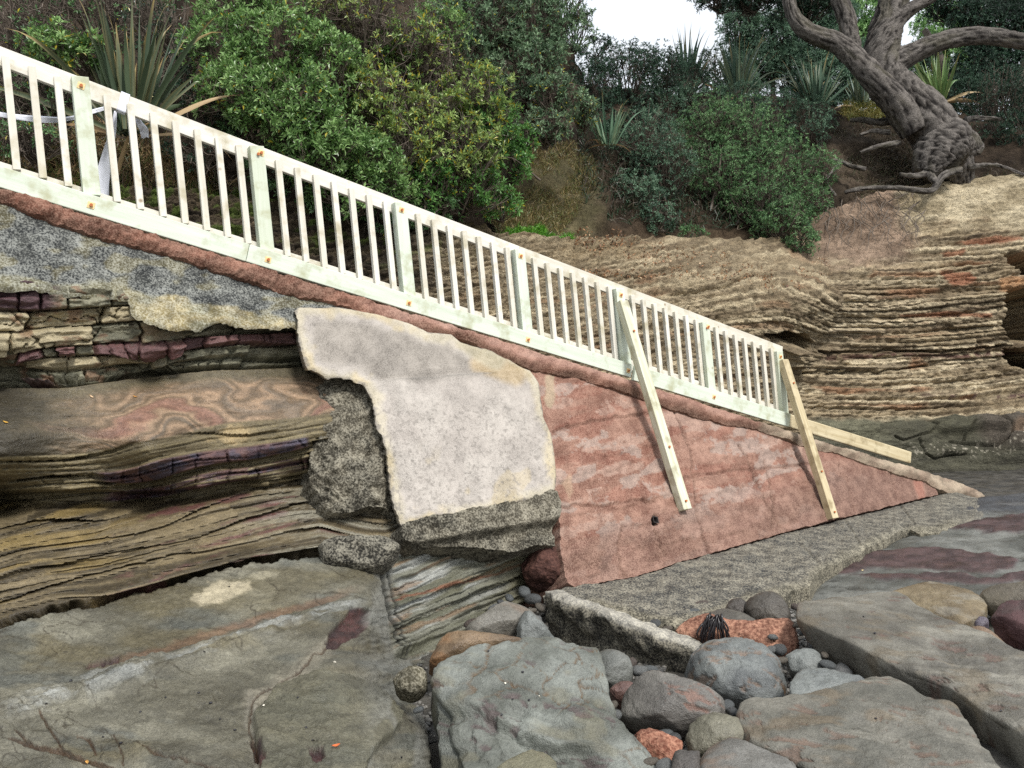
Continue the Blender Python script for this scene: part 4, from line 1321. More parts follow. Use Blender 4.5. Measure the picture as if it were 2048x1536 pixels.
def big_cut(x, y):
    n = fbm(x / 40, y / 30, 0, 4, 611)
    d = sdf(x, y + 6 * n, [(840, 1395), (925, 1398), (965, 1412), (1000, 1432), (1035, 1462), (1090, 1486), (1185, 1492), (1215, 1530), (1180, 1600), (1150, 1720), (840, 1720)])
    r = -0.075 * sm(-8, 16, d) + 0.03 * sm(0, 60, d) * n
    return r - 0.03 * (1 - sm(0, 5, seg(x, y + 3 * n, [(1110, 1310), (1150, 1320), (1195, 1345), (1212, 1375)])))


big = blob('boulder', 'huge cracked grey-green boulder with maroon chips, front centre of the rocks', 'boulder',
     [(862, 1345), (885, 1322), (960, 1303), (1050, 1288), (1110, 1290), (1190, 1302), (1206, 1325), (1213, 1370), (1224, 1420), (1245, 1458), (1290, 1500), (1315, 1540), (1335, 1640), (1100, 1680), (905, 1640), (888, 1540), (876, 1480), (872, 1420), (858, 1380)],
     3.95, (0.05, -0.5, 0.86), 0.12, 0.55, 4.0, 3.0, ((104, 107, 98), (146, 150, 142)), (140, 134, 108), 4.5, (96, 72, 74), 0.04, seed=3, nth=260, bands=0.02, sculpt=big_cut, facets=0)
blob('boulder', 'smooth brown torpedo-shaped boulder behind the big cracked grey boulder', 'boulder', [(845, 1305), (860, 1283), (900, 1275), (960, 1279), (1040, 1290), (1060, 1298), (1000, 1312), (930, 1330), (880, 1340), (850, 1330)], 5.1, 0.5, 0.16, 0.25, cols=((112, 92, 70), (140, 118, 92)), stain=(170, 116, 66), amp=0.012, seed=5, bands=0.006)
blob('boulder', 'long grey boulder leaning up to the right behind the brown one', 'boulder', [(925, 1272), (945, 1250), (1000, 1214), (1045, 1206), (1066, 1212), (1073, 1232), (1052, 1252), (1035, 1272), (1010, 1284), (960, 1290)], 5.75, 0.45, 0.16, 0.25, cols=((118, 114, 104), (146, 142, 132)), amp=0.015, seed=6, stain=(138, 112, 90))
blob('boulder', 'grey pyramid-shaped boulder beside the broken concrete kerb', 'boulder', [(1038, 1245), (1050, 1224), (1068, 1230), (1100, 1262), (1122, 1300), (1085, 1312), (1040, 1304), (1032, 1270)], 5.5, 0.4, 0.2, 0.25, 1.6, cols=((104, 108, 104), (138, 142, 138)), amp=0.02, seed=7)
blob('rubble_lump', 'round concrete lump speckled with barnacles in the gap left of the big grey boulder', 'rubble', [(784, 1362), (792, 1345), (815, 1338), (840, 1338), (856, 1348), (856, 1375), (838, 1392), (808, 1394), (788, 1382)], 4.35, 0.5, 0.11, 0.16, cols=((120, 114, 90), (180, 170, 134)), amp=0.02, mat='crust', seed=8)
blob('red_boulder', 'dark red boulder wedged in the cavity under the pale patch', 'boulder', [(1030, 1150), (1042, 1120), (1065, 1098), (1100, 1092), (1128, 1110), (1134, 1150), (1120, 1178), (1075, 1178), (1040, 1168)], 7.05, 0.3, 0.2, 0.3, cols=((60, 38, 34), (92, 60, 52)), amp=0.05, mat='redrock2', seed=9)
blob('rubble_lump', 'dark crusted concrete lump jammed under the rough pier', 'rubble', [(636, 1095), (660, 1082), (720, 1076), (775, 1080), (798, 1098), (785, 1122), (755, 1142), (700, 1140), (650, 1130)], 5.75, 0.35, 0.16, 0.3, cols=((58, 56, 48), (96, 92, 78)), amp=0.03, mat='crust', seed=10)
blob('boulder', 'flat grey rock between the big cracked boulder and the round red-stained one', 'boulder', [(1192, 1322), (1215, 1309), (1250, 1313), (1264, 1340), (1250, 1364), (1215, 1368), (1198, 1350)], 5.0, 0.6, 0.08, 0.25, cols=GR, amp=0.015, seed=11)
blob('boulder', 'rounded grey boulder with red stains, right of the big cracked boulder', 'boulder', [(1240, 1432), (1248, 1392), (1288, 1358), (1340, 1348), (1400, 1368), (1440, 1400), (1449, 1428), (1440, 1450), (1390, 1465), (1310, 1472), (1258, 1458)], 4.35, 0.55, 0.17, 0.25, cols=((114, 110, 104), (146, 142, 134)), chips=(152, 108, 90), amp=0.012, seed=12)
blob('boulder', 'blue-grey boulder with orange veins beside the red rubble', 'boulder', [(1364, 1332), (1400, 1300), (1450, 1287), (1500, 1289), (1542, 1310), (1572, 1345), (1582, 1372), (1576, 1402), (1540, 1410), (1480, 1402), (1420, 1384), (1375, 1354)], 4.75, 0.65, 0.12, 0.28, cols=BL, chips=(146, 118, 96), amp=0.015, seed=13, cracks=2.5)
blob('rubble_block', 'orange-red gravelly concrete block with black seaweed on it', 'rubble', [(1350, 1268), (1372, 1250), (1410, 1240), (1460, 1252), (1500, 1250), (1550, 1246), (1590, 1250), (1597, 1290), (1580, 1318), (1530, 1312), (1480, 1298), (1420, 1292), (1365, 1285)], 5.6, 0.55, 0.1, 0.25, 3.5, cols=((146, 98, 78), (188, 138, 112)), amp=0.03, mat='redrock', seed=14, facets=0)
blob('rubble_block', 'red gravelly rubble low between the round boulder and the bottom edge', 'rubble', [(1262, 1482), (1290, 1468), (1335, 1478), (1368, 1500), (1360, 1530), (1310, 1528), (1275, 1510)], 4.05, 0.6, 0.08, 0.25, cols=((140, 82, 62), (176, 112, 88)), amp=0.03, mat='redrock', seed=15)
blob('boulder', 'brown-grey boulder with a square edge behind the red rubble block', 'boulder', [(1485, 1240), (1500, 1206), (1540, 1193), (1572, 1212), (1584, 1245), (1560, 1262), (1510, 1258)], 6.0, 0.45, 0.16, 0.25, cols=((84, 78, 70), (112, 106, 96)), amp=0.02, seed=16)
blob('boulder', 'small dark brown boulder against the footing', 'boulder', [(1446, 1228), (1458, 1206), (1485, 1202), (1500, 1218), (1492, 1240), (1465, 1246)], 6.1, 0.5, 0.1, 0.2, cols=((72, 66, 60), (98, 90, 82)), amp=0.015, seed=17)
blob('slab', 'thin brown slab lying behind the red rubble block', 'slab', [(1400, 1240), (1440, 1222), (1480, 1228), (1520, 1248), (1490, 1262), (1430, 1256)], 5.85, 0.8, 0.04, 0.15, cols=((96, 92, 84), (122, 118, 108)), amp=0.01, seed=18)
blob('slab', 'long flat grey slab running off the right edge with a black gap below', 'slab', [(1592, 1222), (1602, 1206), (1700, 1198), (1790, 1192), (1835, 1216), (1885, 1238), (2000, 1286), (2060, 1322), (2180, 1390), (2230, 1560), (2110, 1530), (2048, 1482), (1965, 1430), (1885, 1378), (1800, 1346), (1700, 1296), (1640, 1268), (1600, 1248)], 4.45, (0.04, -0.10, 1), 0.05, 0.5, 5.0, 1.5, ((114, 110, 100), (146, 142, 130)), (136, 120, 94), 0, (122, 94, 82), 0.03, seed=19, nth=240, bands=0.01, facets=0)
blob('slab', 'broad flat grey-brown slab at the bottom right corner of the rocks', 'slab', [(1470, 1436), (1490, 1408), (1560, 1406), (1640, 1378), (1700, 1370), (1760, 1360), (1805, 1372), (1850, 1400), (1892, 1412), (1932, 1444), (1968, 1504), (2000, 1570), (2020, 1680), (1760, 1690), (1660, 1590), (1580, 1530), (1500, 1490)], 3.7, (0.02, -0.14, 1), 0.06, 0.45, 4.5, 1.7, ((112, 110, 100), (146, 142, 130)), (138, 118, 90), 0, (128, 98, 80), 0.03, seed=20, nth=240, bands=0.01, facets=0)
blob('slab', 'short grey slab behind the broad bottom right slab', 'slab', [(1578, 1374), (1598, 1350), (1650, 1346), (1705, 1356), (1735, 1368), (1650, 1392), (1590, 1396)], 4.4, 0.85, 0.05, 0.3, 3.5, cols=BL, amp=0.015, seed=21)
blob('boulder', 'olive grey boulder tucked under the left end of the broad slab', 'boulder', [(1372, 1474), (1396, 1448), (1440, 1438), (1480, 1450), (1500, 1485), (1470, 1506), (1420, 1506), (1385, 1500)], 4.05, 0.6, 0.08, 0.2, cols=OL, amp=0.015, seed=22)
blob('slab', 'pale grey slab cut off by the bottom edge of the picture', 'slab', [(1392, 1570), (1400, 1505), (1428, 1482), (1480, 1490), (1540, 1516), (1595, 1545), (1640, 1640), (1500, 1660), (1400, 1640)], 3.55, 0.85, 0.06, 0.3, 4.0, cols=((118, 116, 110), (148, 146, 140)), stain=(150, 116, 88), amp=0.02, seed=23)
blob('boulder', 'dark lumpy rock at the bottom edge left of the pale slab', 'boulder', [(1338, 1550), (1345, 1510), (1375, 1494), (1402, 1500), (1398, 1550), (1370, 1580)], 3.7, 0.6, 0.06, 0.2, cols=((72, 68, 64), (104, 98, 92)), amp=0.02, seed=24)
blob('boulder', 'rounded olive boulder at the right edge above the maroon rock', 'boulder', [(1955, 1204), (1975, 1184), (2048, 1174), (2130, 1180), (2110, 1232), (2040, 1236), (1985, 1228)], 6.05, 0.55, 0.14, 0.25, cols=((108, 100, 86), (136, 128, 110)), amp=0.015, seed=25)
blob('boulder', 'maroon boulder with a dark flank at the right edge', 'boulder', [(1972, 1250), (1992, 1216), (2048, 1206), (2150, 1216), (2160, 1310), (2050, 1302), (1995, 1275)], 5.5, 0.5, 0.15, 0.3, 3.0, cols=((96, 66, 66), (126, 92, 88)), stain=(86, 80, 74), amp=0.025, seed=26)
blob('pebble', 'round purple-grey pebble in front of the maroon boulder', 'pebble', [(1948, 1248), (1958, 1236), (1972, 1236), (1978, 1250), (1968, 1262), (1952, 1260)], 5.5, 0.5, 0.05, 0.08, cols=((92, 86, 96), (118, 110, 120)), amp=0.005, seed=27, nth=48)
blob('slab', 'tan slab with a white seam behind the long grey slab', 'slab', [(1770, 1180), (1800, 1170), (1850, 1168), (1930, 1184), (1972, 1208), (1962, 1236), (1910, 1252), (1840, 1226), (1790, 1204)], 6.2, 0.85, 0.05, 0.25, 3.5, cols=((128, 112, 86), (158, 142, 112)), stain=(176, 172, 160), amp=0.015, seed=28)
blob('boulder', 'rounded tan boulder half hidden behind the long grey slab', 'boulder', [(1925, 1280), (1940, 1260), (1965, 1258), (1995, 1276), (2012, 1300), (1960, 1306)], 5.35, 0.5, 0.08, 0.2, cols=((138, 114, 92), (162, 138, 114)), amp=0.01, seed=29)
blob('boulder', 'angular blue-grey rock in the gap left of the long slab', 'boulder', [(1572, 1318), (1588, 1308), (1612, 1304), (1634, 1312), (1640, 1330), (1618, 1344), (1588, 1342)], 5.0, 0.6, 0.06, 0.15, cols=BL, amp=0.025, seed=30, nth=80)
blob('boulder', 'small reddish rock under the flat grey one', 'boulder', [(1218, 1385), (1232, 1370), (1262, 1366), (1274, 1378), (1262, 1396), (1232, 1400)], 4.7, 0.6, 0.05, 0.12, cols=((122, 92, 84), (150, 118, 108)), amp=0.015, seed=31, nth=80)
blob('quartz_stone', 'wet black and white quartz stone with a pool glint painted into it beside the long slab', 'stone', [(1662, 1350), (1672, 1334), (1690, 1334), (1706, 1352), (1704, 1366), (1680, 1368)], 4.85, 0.7, 0.04, 0.1, cols=((60, 60, 58), (120, 120, 118)), chips=(235, 238, 238), amp=0.012, seed=32, nth=80)  # white chips are quartz plus the painted glint of a wet pool
blob('slab', 'tan-edged slab cut by the bottom edge in front of the big cracked boulder', 'slab', [(985, 1560), (1005, 1512), (1050, 1500), (1090, 1512), (1120, 1545), (1130, 1640), (1050, 1650), (990, 1630)], 3.28, 0.75, 0.05, 0.2, 3.5, cols=((132, 128, 104), (158, 154, 132)), stain=(160, 112, 88), amp=0.015, seed=33)

# pebbles: five shapes, each one copied into the gaps
proto = []
for i in range(5):
    a = np.linspace(0, np.pi, 14)[:, None]
    b = np.linspace(0, 2 * np.pi, 20, endpoint=False)[None]
    V = np.stack([np.sin(a) * np.cos(b), np.sin(a) * np.sin(b), np.cos(a) + 0 * b], -1)
    V = V * (1 + 0.16 * fbm(V[..., 0] * 1.2, V[..., 1] * 1.2, V[..., 2] * 1.2 + 5 * i, 3, 500 + i))[..., None] * np.array([[1, .72, .5], [1, .8, .6], [1, .6, .45], [1, .9, .62], [1.1, .7, .66]][i])
    V[..., 2] = np.maximum(V[..., 2], -0.45)
    V[..., 2] -= V[..., 2].min()
    idx = np.arange(14 * 20).reshape(14, 20)
    q = np.stack([idx[:-1], np.roll(idx[:-1], -1, 1), np.roll(idx[1:], -1, 1), idx[1:]], -1).reshape(-1, 4)
    c = [(112, 116, 116), (96, 98, 98), (124, 116, 104), (132, 134, 132), (104, 92, 84)][i]
    proto.append((V.reshape(-1, 3), q, c))
PEB = [(1048, 1184, 6.75, .075), (1066, 1200, 6.55, .08), (1080, 1215, 6.3, .07), (994, 1222, 6.3, .08), (950, 1250, 6.0, .075), (1018, 1196, 6.7, .05), (1000, 1205, 6.6, .04), (1062, 1222, 6.2, .05), (1072, 1240, 6.0, .05),
       (1404, 1214, 6.35, .07), (1388, 1226, 6.15, .06), (1312, 1250, 5.95, .07), (1335, 1258, 5.8, .05), (1280, 1344, 5.0, .06), (1262, 1328, 5.1, .05), (1300, 1340, 5.05, .05), (1275, 1372, 4.75, .045),
       (1378, 1212, 6.4, .05), (1420, 1238, 6.0, .05), (1385, 1240, 6.0, .045), (1440, 1240, 5.9, .05), (1560, 1300, 5.2, .06), (1562, 1322, 5.0, .05), (1545, 1300, 5.2, .04), (1640, 1350, 4.75, .05), (1655, 1330, 4.9, .05), (1625, 1290, 5.2, .05), (1648, 1310, 5.0, .04), (1605, 1352, 4.7, .04),
       (1256, 1490, 3.95, .05), (1330, 1470, 4.15, .05), (1350, 1478, 4.1, .045), (1300, 1526, 3.8, .05), (1330, 1532, 3.75, .045), (1372, 1440, 4.3, .04), (1455, 1412, 4.4, .05), (1465, 1425, 4.3, .04), (1598, 1250, 5.5, .04), (1600, 1232, 5.7, .035), (1590, 1215, 5.9, .04), (1600, 1265, 5.35, .035),
       (1238, 1346, 4.95, .04), (1228, 1410, 4.45, .04), (1232, 1430, 4.3, .035), (1445, 1470, 4.05, .03), (838, 1420, 4.2, .03), (1700, 1315, 4.95, .04), (1725, 1330, 4.85, .035), (1545, 1275, 5.4, .035), (1535, 1215, 6.0, .04)]
first = {}
for k, (x, y, d, r) in enumerate(PEB):
    i = k % 5
    pos = P(x, y, d)
    if i not in first:
        V, q, c = proto[i]
        o = mesh('pebble', V, q[:, ::-1], None, M['boulder'], None, np.tile(S(*c), (len(V), 1)), loc=np.zeros(3))
        first[i] = o
    else:
        o = first[i].copy()
        sc.collection.objects.link(o)
    o.scale = (r, r, r)
    o.location = pos - UPZ * 0.4 * r
    o.rotation_euler = (RNG.uniform(-.25, .25), RNG.uniform(-.25, .25), RNG.uniform(0, 6.28))
    tag(o, ['small smooth blue-grey pebble lodged in a gap between the boulders', 'small dark grey pebble lodged in a gap between the boulders', 'small flattened tan-grey pebble in a gap between the boulders',
            'small round pale grey pebble in a gap between the boulders', 'small brown pebble in a gap between the boulders'][i], 'pebble', 'pebbles between the boulders')

# shingle in the gaps, too small and too many to count
pts = []
for (x0, x1, y0, y1, n) in ((930, 1110, 1180, 1300, 500), (1190, 1330, 1300, 1400, 400), (1240, 1420, 1440, 1536, 500), (1370, 1620, 1200, 1400, 900), (1560, 1760, 1210, 1380, 700), (770, 870, 1320, 1480, 200)):
    x, y = RNG.uniform(x0, x1, n), RNG.uniform(y0, y1, n)
    pts.append(onplane(x, y, np.zeros(3), UPZ))
pts = np.concatenate(pts)
V, q, c = proto[1]
V = V.reshape(14, 20, 3)[::3, ::4].reshape(-1, 3)
nr, nc = 5, 5
idx = np.arange(25).reshape(5, 5)
q1 = np.stack([idx[:-1], np.roll(idx[:-1], -1, 1), np.roll(idx[1:], -1, 1), idx[1:]], -1).reshape(-1, 4)[:, ::-1]
rr = RNG.uniform(0.008, 0.03, len(pts))
an = RNG.uniform(0, 6.28, len(pts))
Vr = np.stack([V[None, :, 0] * np.cos(an)[:, None] - V[None, :, 1] * np.sin(an)[:, None], V[None, :, 0] * np.sin(an)[:, None] + V[None, :, 1] * np.cos(an)[:, None], np.broadcast_to(V[None, :, 2], (len(pts), 25))], -1) * rr[:, None, None] + pts[:, None] - UPZ * 0.025
cs = lerp(S(84, 84, 82), S(156, 152, 144), RNG.uniform(0, 1, len(pts)))
tag(mesh('shingle', Vr.reshape(-1, 3), (q1[None] + 25 * np.arange(len(pts))[:, None, None]).reshape(-1, 4), None, M['boulder'], None, np.repeat(cs, 25, 0)), 'fine dark shingle filling the gaps between the boulders', 'shingle', None, 'stuff')

# ------------------------------------------------------------------ balustrade
import bmesh
bal = empty('balustrade', P(1560, 830, dep(6)), 'pale timber balustrade with slatted bays running down the ramp, braced at two posts', 'balustrade')


def fpl(px, py, off):
    """a point of the picture on the balustrade's plane, `off` metres towards the beach"""
    return onplane(np.float64(px), np.float64(py), LA + NH * off, NH)


def beam_mesh(name, L, h, th, bev=0.004):
    """box along +X from 0 to L, top edge at z=0, front face at y=0"""
    bm = bmesh.new()
    bmesh.ops.create_cube(bm, size=1)
    for v in bm.verts:
        v.co = ((v.co.x + 0.5) * L, (v.co.y - 0.5) * th, (v.co.z - 0.5) * h)
    bmesh.ops.bevel(bm, geom=bm.edges[:], offset=bev, segments=2, affect='EDGES', profile=0.6)
    me = bpy.data.meshes.new(name)
    bm.to_mesh(me)
    bm.free()
    return me


def place(name, me, mat, parent, org, ax, ay):
    """ax: the beam's length direction, ay: its outward normal"""
    o = bpy.data.objects.new(name, me)
    if not me.materials:
        me.materials.append(mat)
    sc.collection.objects.link(o)
    ax = unit(ax)
    ay = unit(ay - ax * (ay @ ax))
    az = np.cross(ax, ay)
    mm = np.eye(4)
    mm[:3, 0], mm[:3, 1], mm[:3, 2], mm[:3, 3] = ax, ay, az, org
    o.parent = parent
    o.matrix_parent_inverse = Matrix.Translation(-Vector(bal.location))
    o.matrix_basis = Matrix(mm.tolist())
    return o


def beam(name, p0, p1, h, th, ay, mat, bev=0.004):
    return place(name, beam_mesh(name, np.linalg.norm(p1 - p0), h, th, bev), mat, bal, p0 + unit(np.cross(p1 - p0, ay)) * h, p1 - p0, ay)


TOP = lambda x: 92 + 0.3853 * x
STR = lambda x: 331.5 + 0.3137 * x
LEAN = unit(-UPZ + 0.055 * EH)
# rails: two lengths of top rail meeting at the fifth post
t0, t1, t2 = fpl(-330, TOP(-330), -0.09), fpl(1040, TOP(1040), -0.09), fpl(1566, TOP(1560), -0.09)
beam('top_rail', t0, t1 - E * 0.002, 0.14, 0.045, NH, M['wood'])
beam('top_rail', t1 + E * 0.002, t2, 0.14, 0.045, NH, M['wood'])
b0, b1 = fpl(-330, STR(-330) - 9, -0.09), fpl(1560, STR(1560) - 8, -0.09)
beam('bottom_rail', b0, b1, 0.12, 0.045, NH, M['wood'])
# bottom beam in three lengths, the last one weathered and rounded at its end
for x0, x1, mt in ((-330, 500, 'gwood'), (500, 1266, 'gwood'), (1272, 1582, 'gwood'), (1582, 1824, 'owood')):
    p0, p1 = fpl(x0, STR(x0), 0.045), fpl(x1, STR(x1), 0.045)
    if x1 != 1824:
        p1 = p1 - E * 0.003
    beam('bottom_beam', p0, p1, 0.15 if x1 < 1270 else 0.17, 0.05, NH, M[mt], 0.006 if x1 < 1824 else 0.016)
YP = lambda t: (172.6 * t + 152) / (1 + TC * t)
XP = lambda t: (413.3 * t + 160) / (1 + TC * t)
pm = beam_mesh('post', 0.9, 0.118, 0.095, 0.005)
bm_ = beam_mesh('baluster', 0.83, 0.05, 0.045, 0.003)


def bolt_mesh():
    bm = bmesh.new()
    r = bmesh.ops.create_cone(bm, segments=6, radius1=0.013, radius2=0.012, depth=0.014, cap_ends=True)
    bmesh.ops.rotate(bm, verts=r['verts'], cent=(0, 0, 0), matrix=Matrix.Rotation(math.pi / 2, 3, 'X'))
    bmesh.ops.translate(bm, verts=r['verts'], vec=(0, 0.011, 0))
    me = bpy.data.meshes.new('bolt')
    bm.to_mesh(me)
    bm.free()
    me.materials.append(M['rust'])
    return me


def washer_mesh():
    me = beam_mesh('washer', 0.05, 0.05, 0.004, 0.001)
    me.materials.append(M['plate'])
    for v in me.vertices:
        v.co.x -= 0.025
        v.co.z += 0.025
        v.co.y += 0.004
    return me


BM, WM = bolt_mesh(), washer_mesh()


def bolt(p, ay, ax, washer=True):
    b = place('bolt', BM, None, bal, p, ax, ay)
    if washer:
        w = bpy.data.objects.new('washer', WM)
        sc.collection.objects.link(w)
        w.parent = b


for i in range(-1, 7):
    x, y = XP(i), YP(i)
    p = fpl(x, y, 0.0) + EH * 0.0
    # length axis is the post's fall; the box is centred on the line
    side = np.cross(LEAN, NH)
    org = p - side * -0.05 if False else p
    o = place('post', pm, M['gwood'], bal, p + np.cross(LEAN, NH) * 0.059, LEAN, NH)
    bolt(p + LEAN * 0.075 + NH * 0.0, NH, E, i not in (1, 5))
    if i in (1, 5):
        bolt(p + LEAN * 0.06 + EH * 0.028, NH, E)
    if i < 6:
        xb = XP(i) + (22 if i < 2 else 16)
        bolt(fpl(xb, STR(xb) + 20 / (1 + TC * i) + 2, 0.045), NH, E)
for i in range(-1, 6):
    for k in range(1, 8):
        t = i + k / 8 + 0.012
        x = XP(t)
        p = fpl(x, TOP(x) + 15 / (1 + TC * t) * 1.0, -0.05)
        place('baluster', bm_, M['wood'], bal, p + np.cross(LEAN, NH) * 0.025, LEAN, NH)
# two braces from post heads down to the wall face
for (x0, y0, off0), (x1, y1), ti in (((1248, 600, 0.05), (1376, 1018), 4), ((1571, 718, 0.05), (1672, 1036), 6)):
    p0 = fpl(x0, y0, off0)
    p1 = wallp(x1, y1, 0.085)
    ax = unit(p1 - p0)
    ay = unit(NH - ax * (NH @ ax))
    o = place('brace', beam_mesh('brace', np.linalg.norm(p1 - p0), 0.115, 0.09, 0.005), M['owood'] if ti == 6 else M['bwood'], bal, p0 + np.cross(ax, ay) * 0.057, ax, ay)
    Lb = np.linalg.norm(p1 - p0)
    for s in (0.16, 0.72, 0.965):
        bolt(p0 + ax * Lb * s, ay, ax, False)

# white plastic tape tied to the second bay
tape = empty('plastic_tape', P(210, 400, 6.4), 'white plastic tape tied round the top rail, one strip hanging and one strung left', 'tape')


def ribbon(name, ctr, wid, n=60):
    c = catmull(P(*np.array(ctr, float).T), n)
    t = unit(np.gradient(c, axis=0))
    w = np.interp(np.linspace(0, 1, n), np.linspace(0, 1, len(wid)), wid)
    s = unit(np.cross(t, NH) + 0.25 * np.sin(np.linspace(0, 9, n))[:, None] * NH)
    cr = np.array([-1, -0.35, 0.35, 1])
    V = c[:, None] + s[:, None] * cr[None, :, None] * w[:, None, None] / 2 + NH * (0.012 * np.array([0, 1, -1, 0.4]))[None, :, None] * (1 + np.sin(np.linspace(0, 14, n)))[:, None, None]
    idx = np.arange(n * 4).reshape(n, 4)
    q = np.stack([idx[:-1, :-1], idx[1:, :-1], idx[1:, 1:], idx[:-1, 1:]], -1).reshape(-1, 4)
    o = mesh(name, V.reshape(-1, 3), q, None, M['tape'], tape)
    so_ = o.modifiers.new('thick', 'SOLIDIFY')
    so_.thickness = 0.0015
    return o


ribbon('strip', [(-200, 190, 5.4), (-60, 214, 5.7), (0, 229, 5.95), (60, 237, 6.1), (115, 240, 6.25), (150, 235, 6.32), (190, 222, 6.4), (222, 214, 6.45)], [0.05, 0.045, 0.04, 0.05, 0.03, 0.035, 0.03])
ribbon('strip', [(231, 222, 6.42), (226, 262, 6.42), (214, 310, 6.45), (206, 350, 6.45), (202, 396, 6.42)], [0.02, 0.045, 0.075, 0.10, 0.115])
ribbon('strip', [(270, 232, 6.45), (281, 250, 6.45), (288, 262, 6.48), (290, 276, 6.5)], [0.05, 0.055, 0.07, 0.06])
# wrap round the rail
wr = []
for u in np.linspace(0, 1, 5):
    pass
wx = fpl(246, TOP(246), -0.09)
a0 = np.linspace(0, 2 * np.pi, 24)
prof = np.stack([np.clip(1.5 * np.cos(a0), -1, 1) * 0.03 - 0.0225, np.clip(1.5 * np.sin(a0), -1, 1) * 0.078 - 0.07], -1)
RU = np.cross(E, NH)
RU = RU if RU[2] > 0 else -RU
V = np.stack([wx + E * s + NH * prof[:, :1] + RU * prof[:, 1:] for s in np.linspace(-0.015, 0.05, 6)])
V = V + 0.004 * fbm(V[..., 0] * 40, V[..., 1] * 40, V[..., 2] * 40, 2, 5)[..., None] * NH
idx = np.arange(6 * 24).reshape(6, 24)
q = np.stack([idx[:-1, :-1], idx[1:, :-1], idx[1:, 1:], idx[:-1, 1:]], -1).reshape(-1, 4)
mesh('knot_wrap', V.reshape(-1, 3), q, None, M['tape'], tape)

# ------------------------------------------------------------------ vegetation
def leaf_geo(tips, dirs, nleaf, L, Wd, spread, rng, pal, yellow=0.0, curl=0.25, clump=None):
    """rosettes: `nleaf` folded leaves round every twig tip"""
    n = len(tips)
    m_ = n * nleaf
    d = np.repeat(unit(dirs), nleaf, 0)
    ref = unit(rng.normal(size=(n, 3)))
    a = unit(np.cross(unit(dirs), ref))
    b = np.cross(unit(dirs), a)
    ang = (np.tile(np.arange(nleaf) * 2.4, n) + np.repeat(rng.uniform(0, 6.28, n), nleaf) + rng.uniform(-.3, .3, m_))
    el = np.radians(rng.uniform(*spread, m_))
    rad = np.cos(ang)[:, None] * np.repeat(a, nleaf, 0) + np.sin(ang)[:, None] * np.repeat(b, nleaf, 0)
    ax = unit(d * np.cos(el)[:, None] + rad * np.sin(el)[:, None] + rng.normal(size=(m_, 3)) * 0.12)
    nr = unit(d * np.sin(el)[:, None] - rad * np.cos(el)[:, None] + UPZ * 0.35 + rng.normal(size=(m_, 3)) * 0.2)
    sd = unit(np.cross(ax, nr))
    nr = np.cross(sd, ax)
    l = L * rng.uniform(0.5, 1.35, m_)[:, None]
    w = Wd * rng.uniform(0.75, 1.2, m_)[:, None]
    base = np.repeat(tips, nleaf, 0) + ax * l * 0.08
    V = np.stack([base, base + ax * l * 0.6 + sd * w / 2 + nr * w * curl, base + ax * l - nr * l * 0.08, base + ax * l * 0.6 - sd * w / 2 + nr * w * curl], 1)
    q = np.arange(m_ * 4).reshape(m_, 4)
    pal = np.array([S(*p) for p in pal])
    t = np.clip(rng.uniform(0, 1, m_) * 0.7 + (np.repeat(clump, nleaf) if clump is not None else 0.15) * 0.6, 0, 0.999) * (len(pal) - 1)
    i = t.astype(int)
    c = pal[i] + (pal[np.minimum(i + 1, len(pal) - 1)] - pal[i]) * (t - i)[:, None]
    yl = rng.uniform(0, 1, m_) < yellow
    c[yl] = S(188, 176, 60) * rng.uniform(0.7, 1.1, yl.sum())[:, None]
    return V.reshape(-1, 3), q, np.repeat(c, 4, 0)


GREEN = [(46, 66, 38), (78, 110, 58), (114, 150, 84), (156, 186, 122)]
YGREEN = [(58, 78, 42), (98, 126, 64), (140, 164, 92), (176, 194, 122)]
GREY = [(46, 62, 48), (76, 100, 74), (106, 134, 100), (138, 162, 126)]
DARK = [(20, 32, 26), (34, 54, 42), (52, 78, 60), (72, 100, 78)]
MID = [(40, 60, 40), (66, 98, 62), (96, 134, 86), (130, 164, 112)]
BLUE = [(38, 54, 46), (62, 88, 70), (90, 120, 96), (122, 150, 122)]


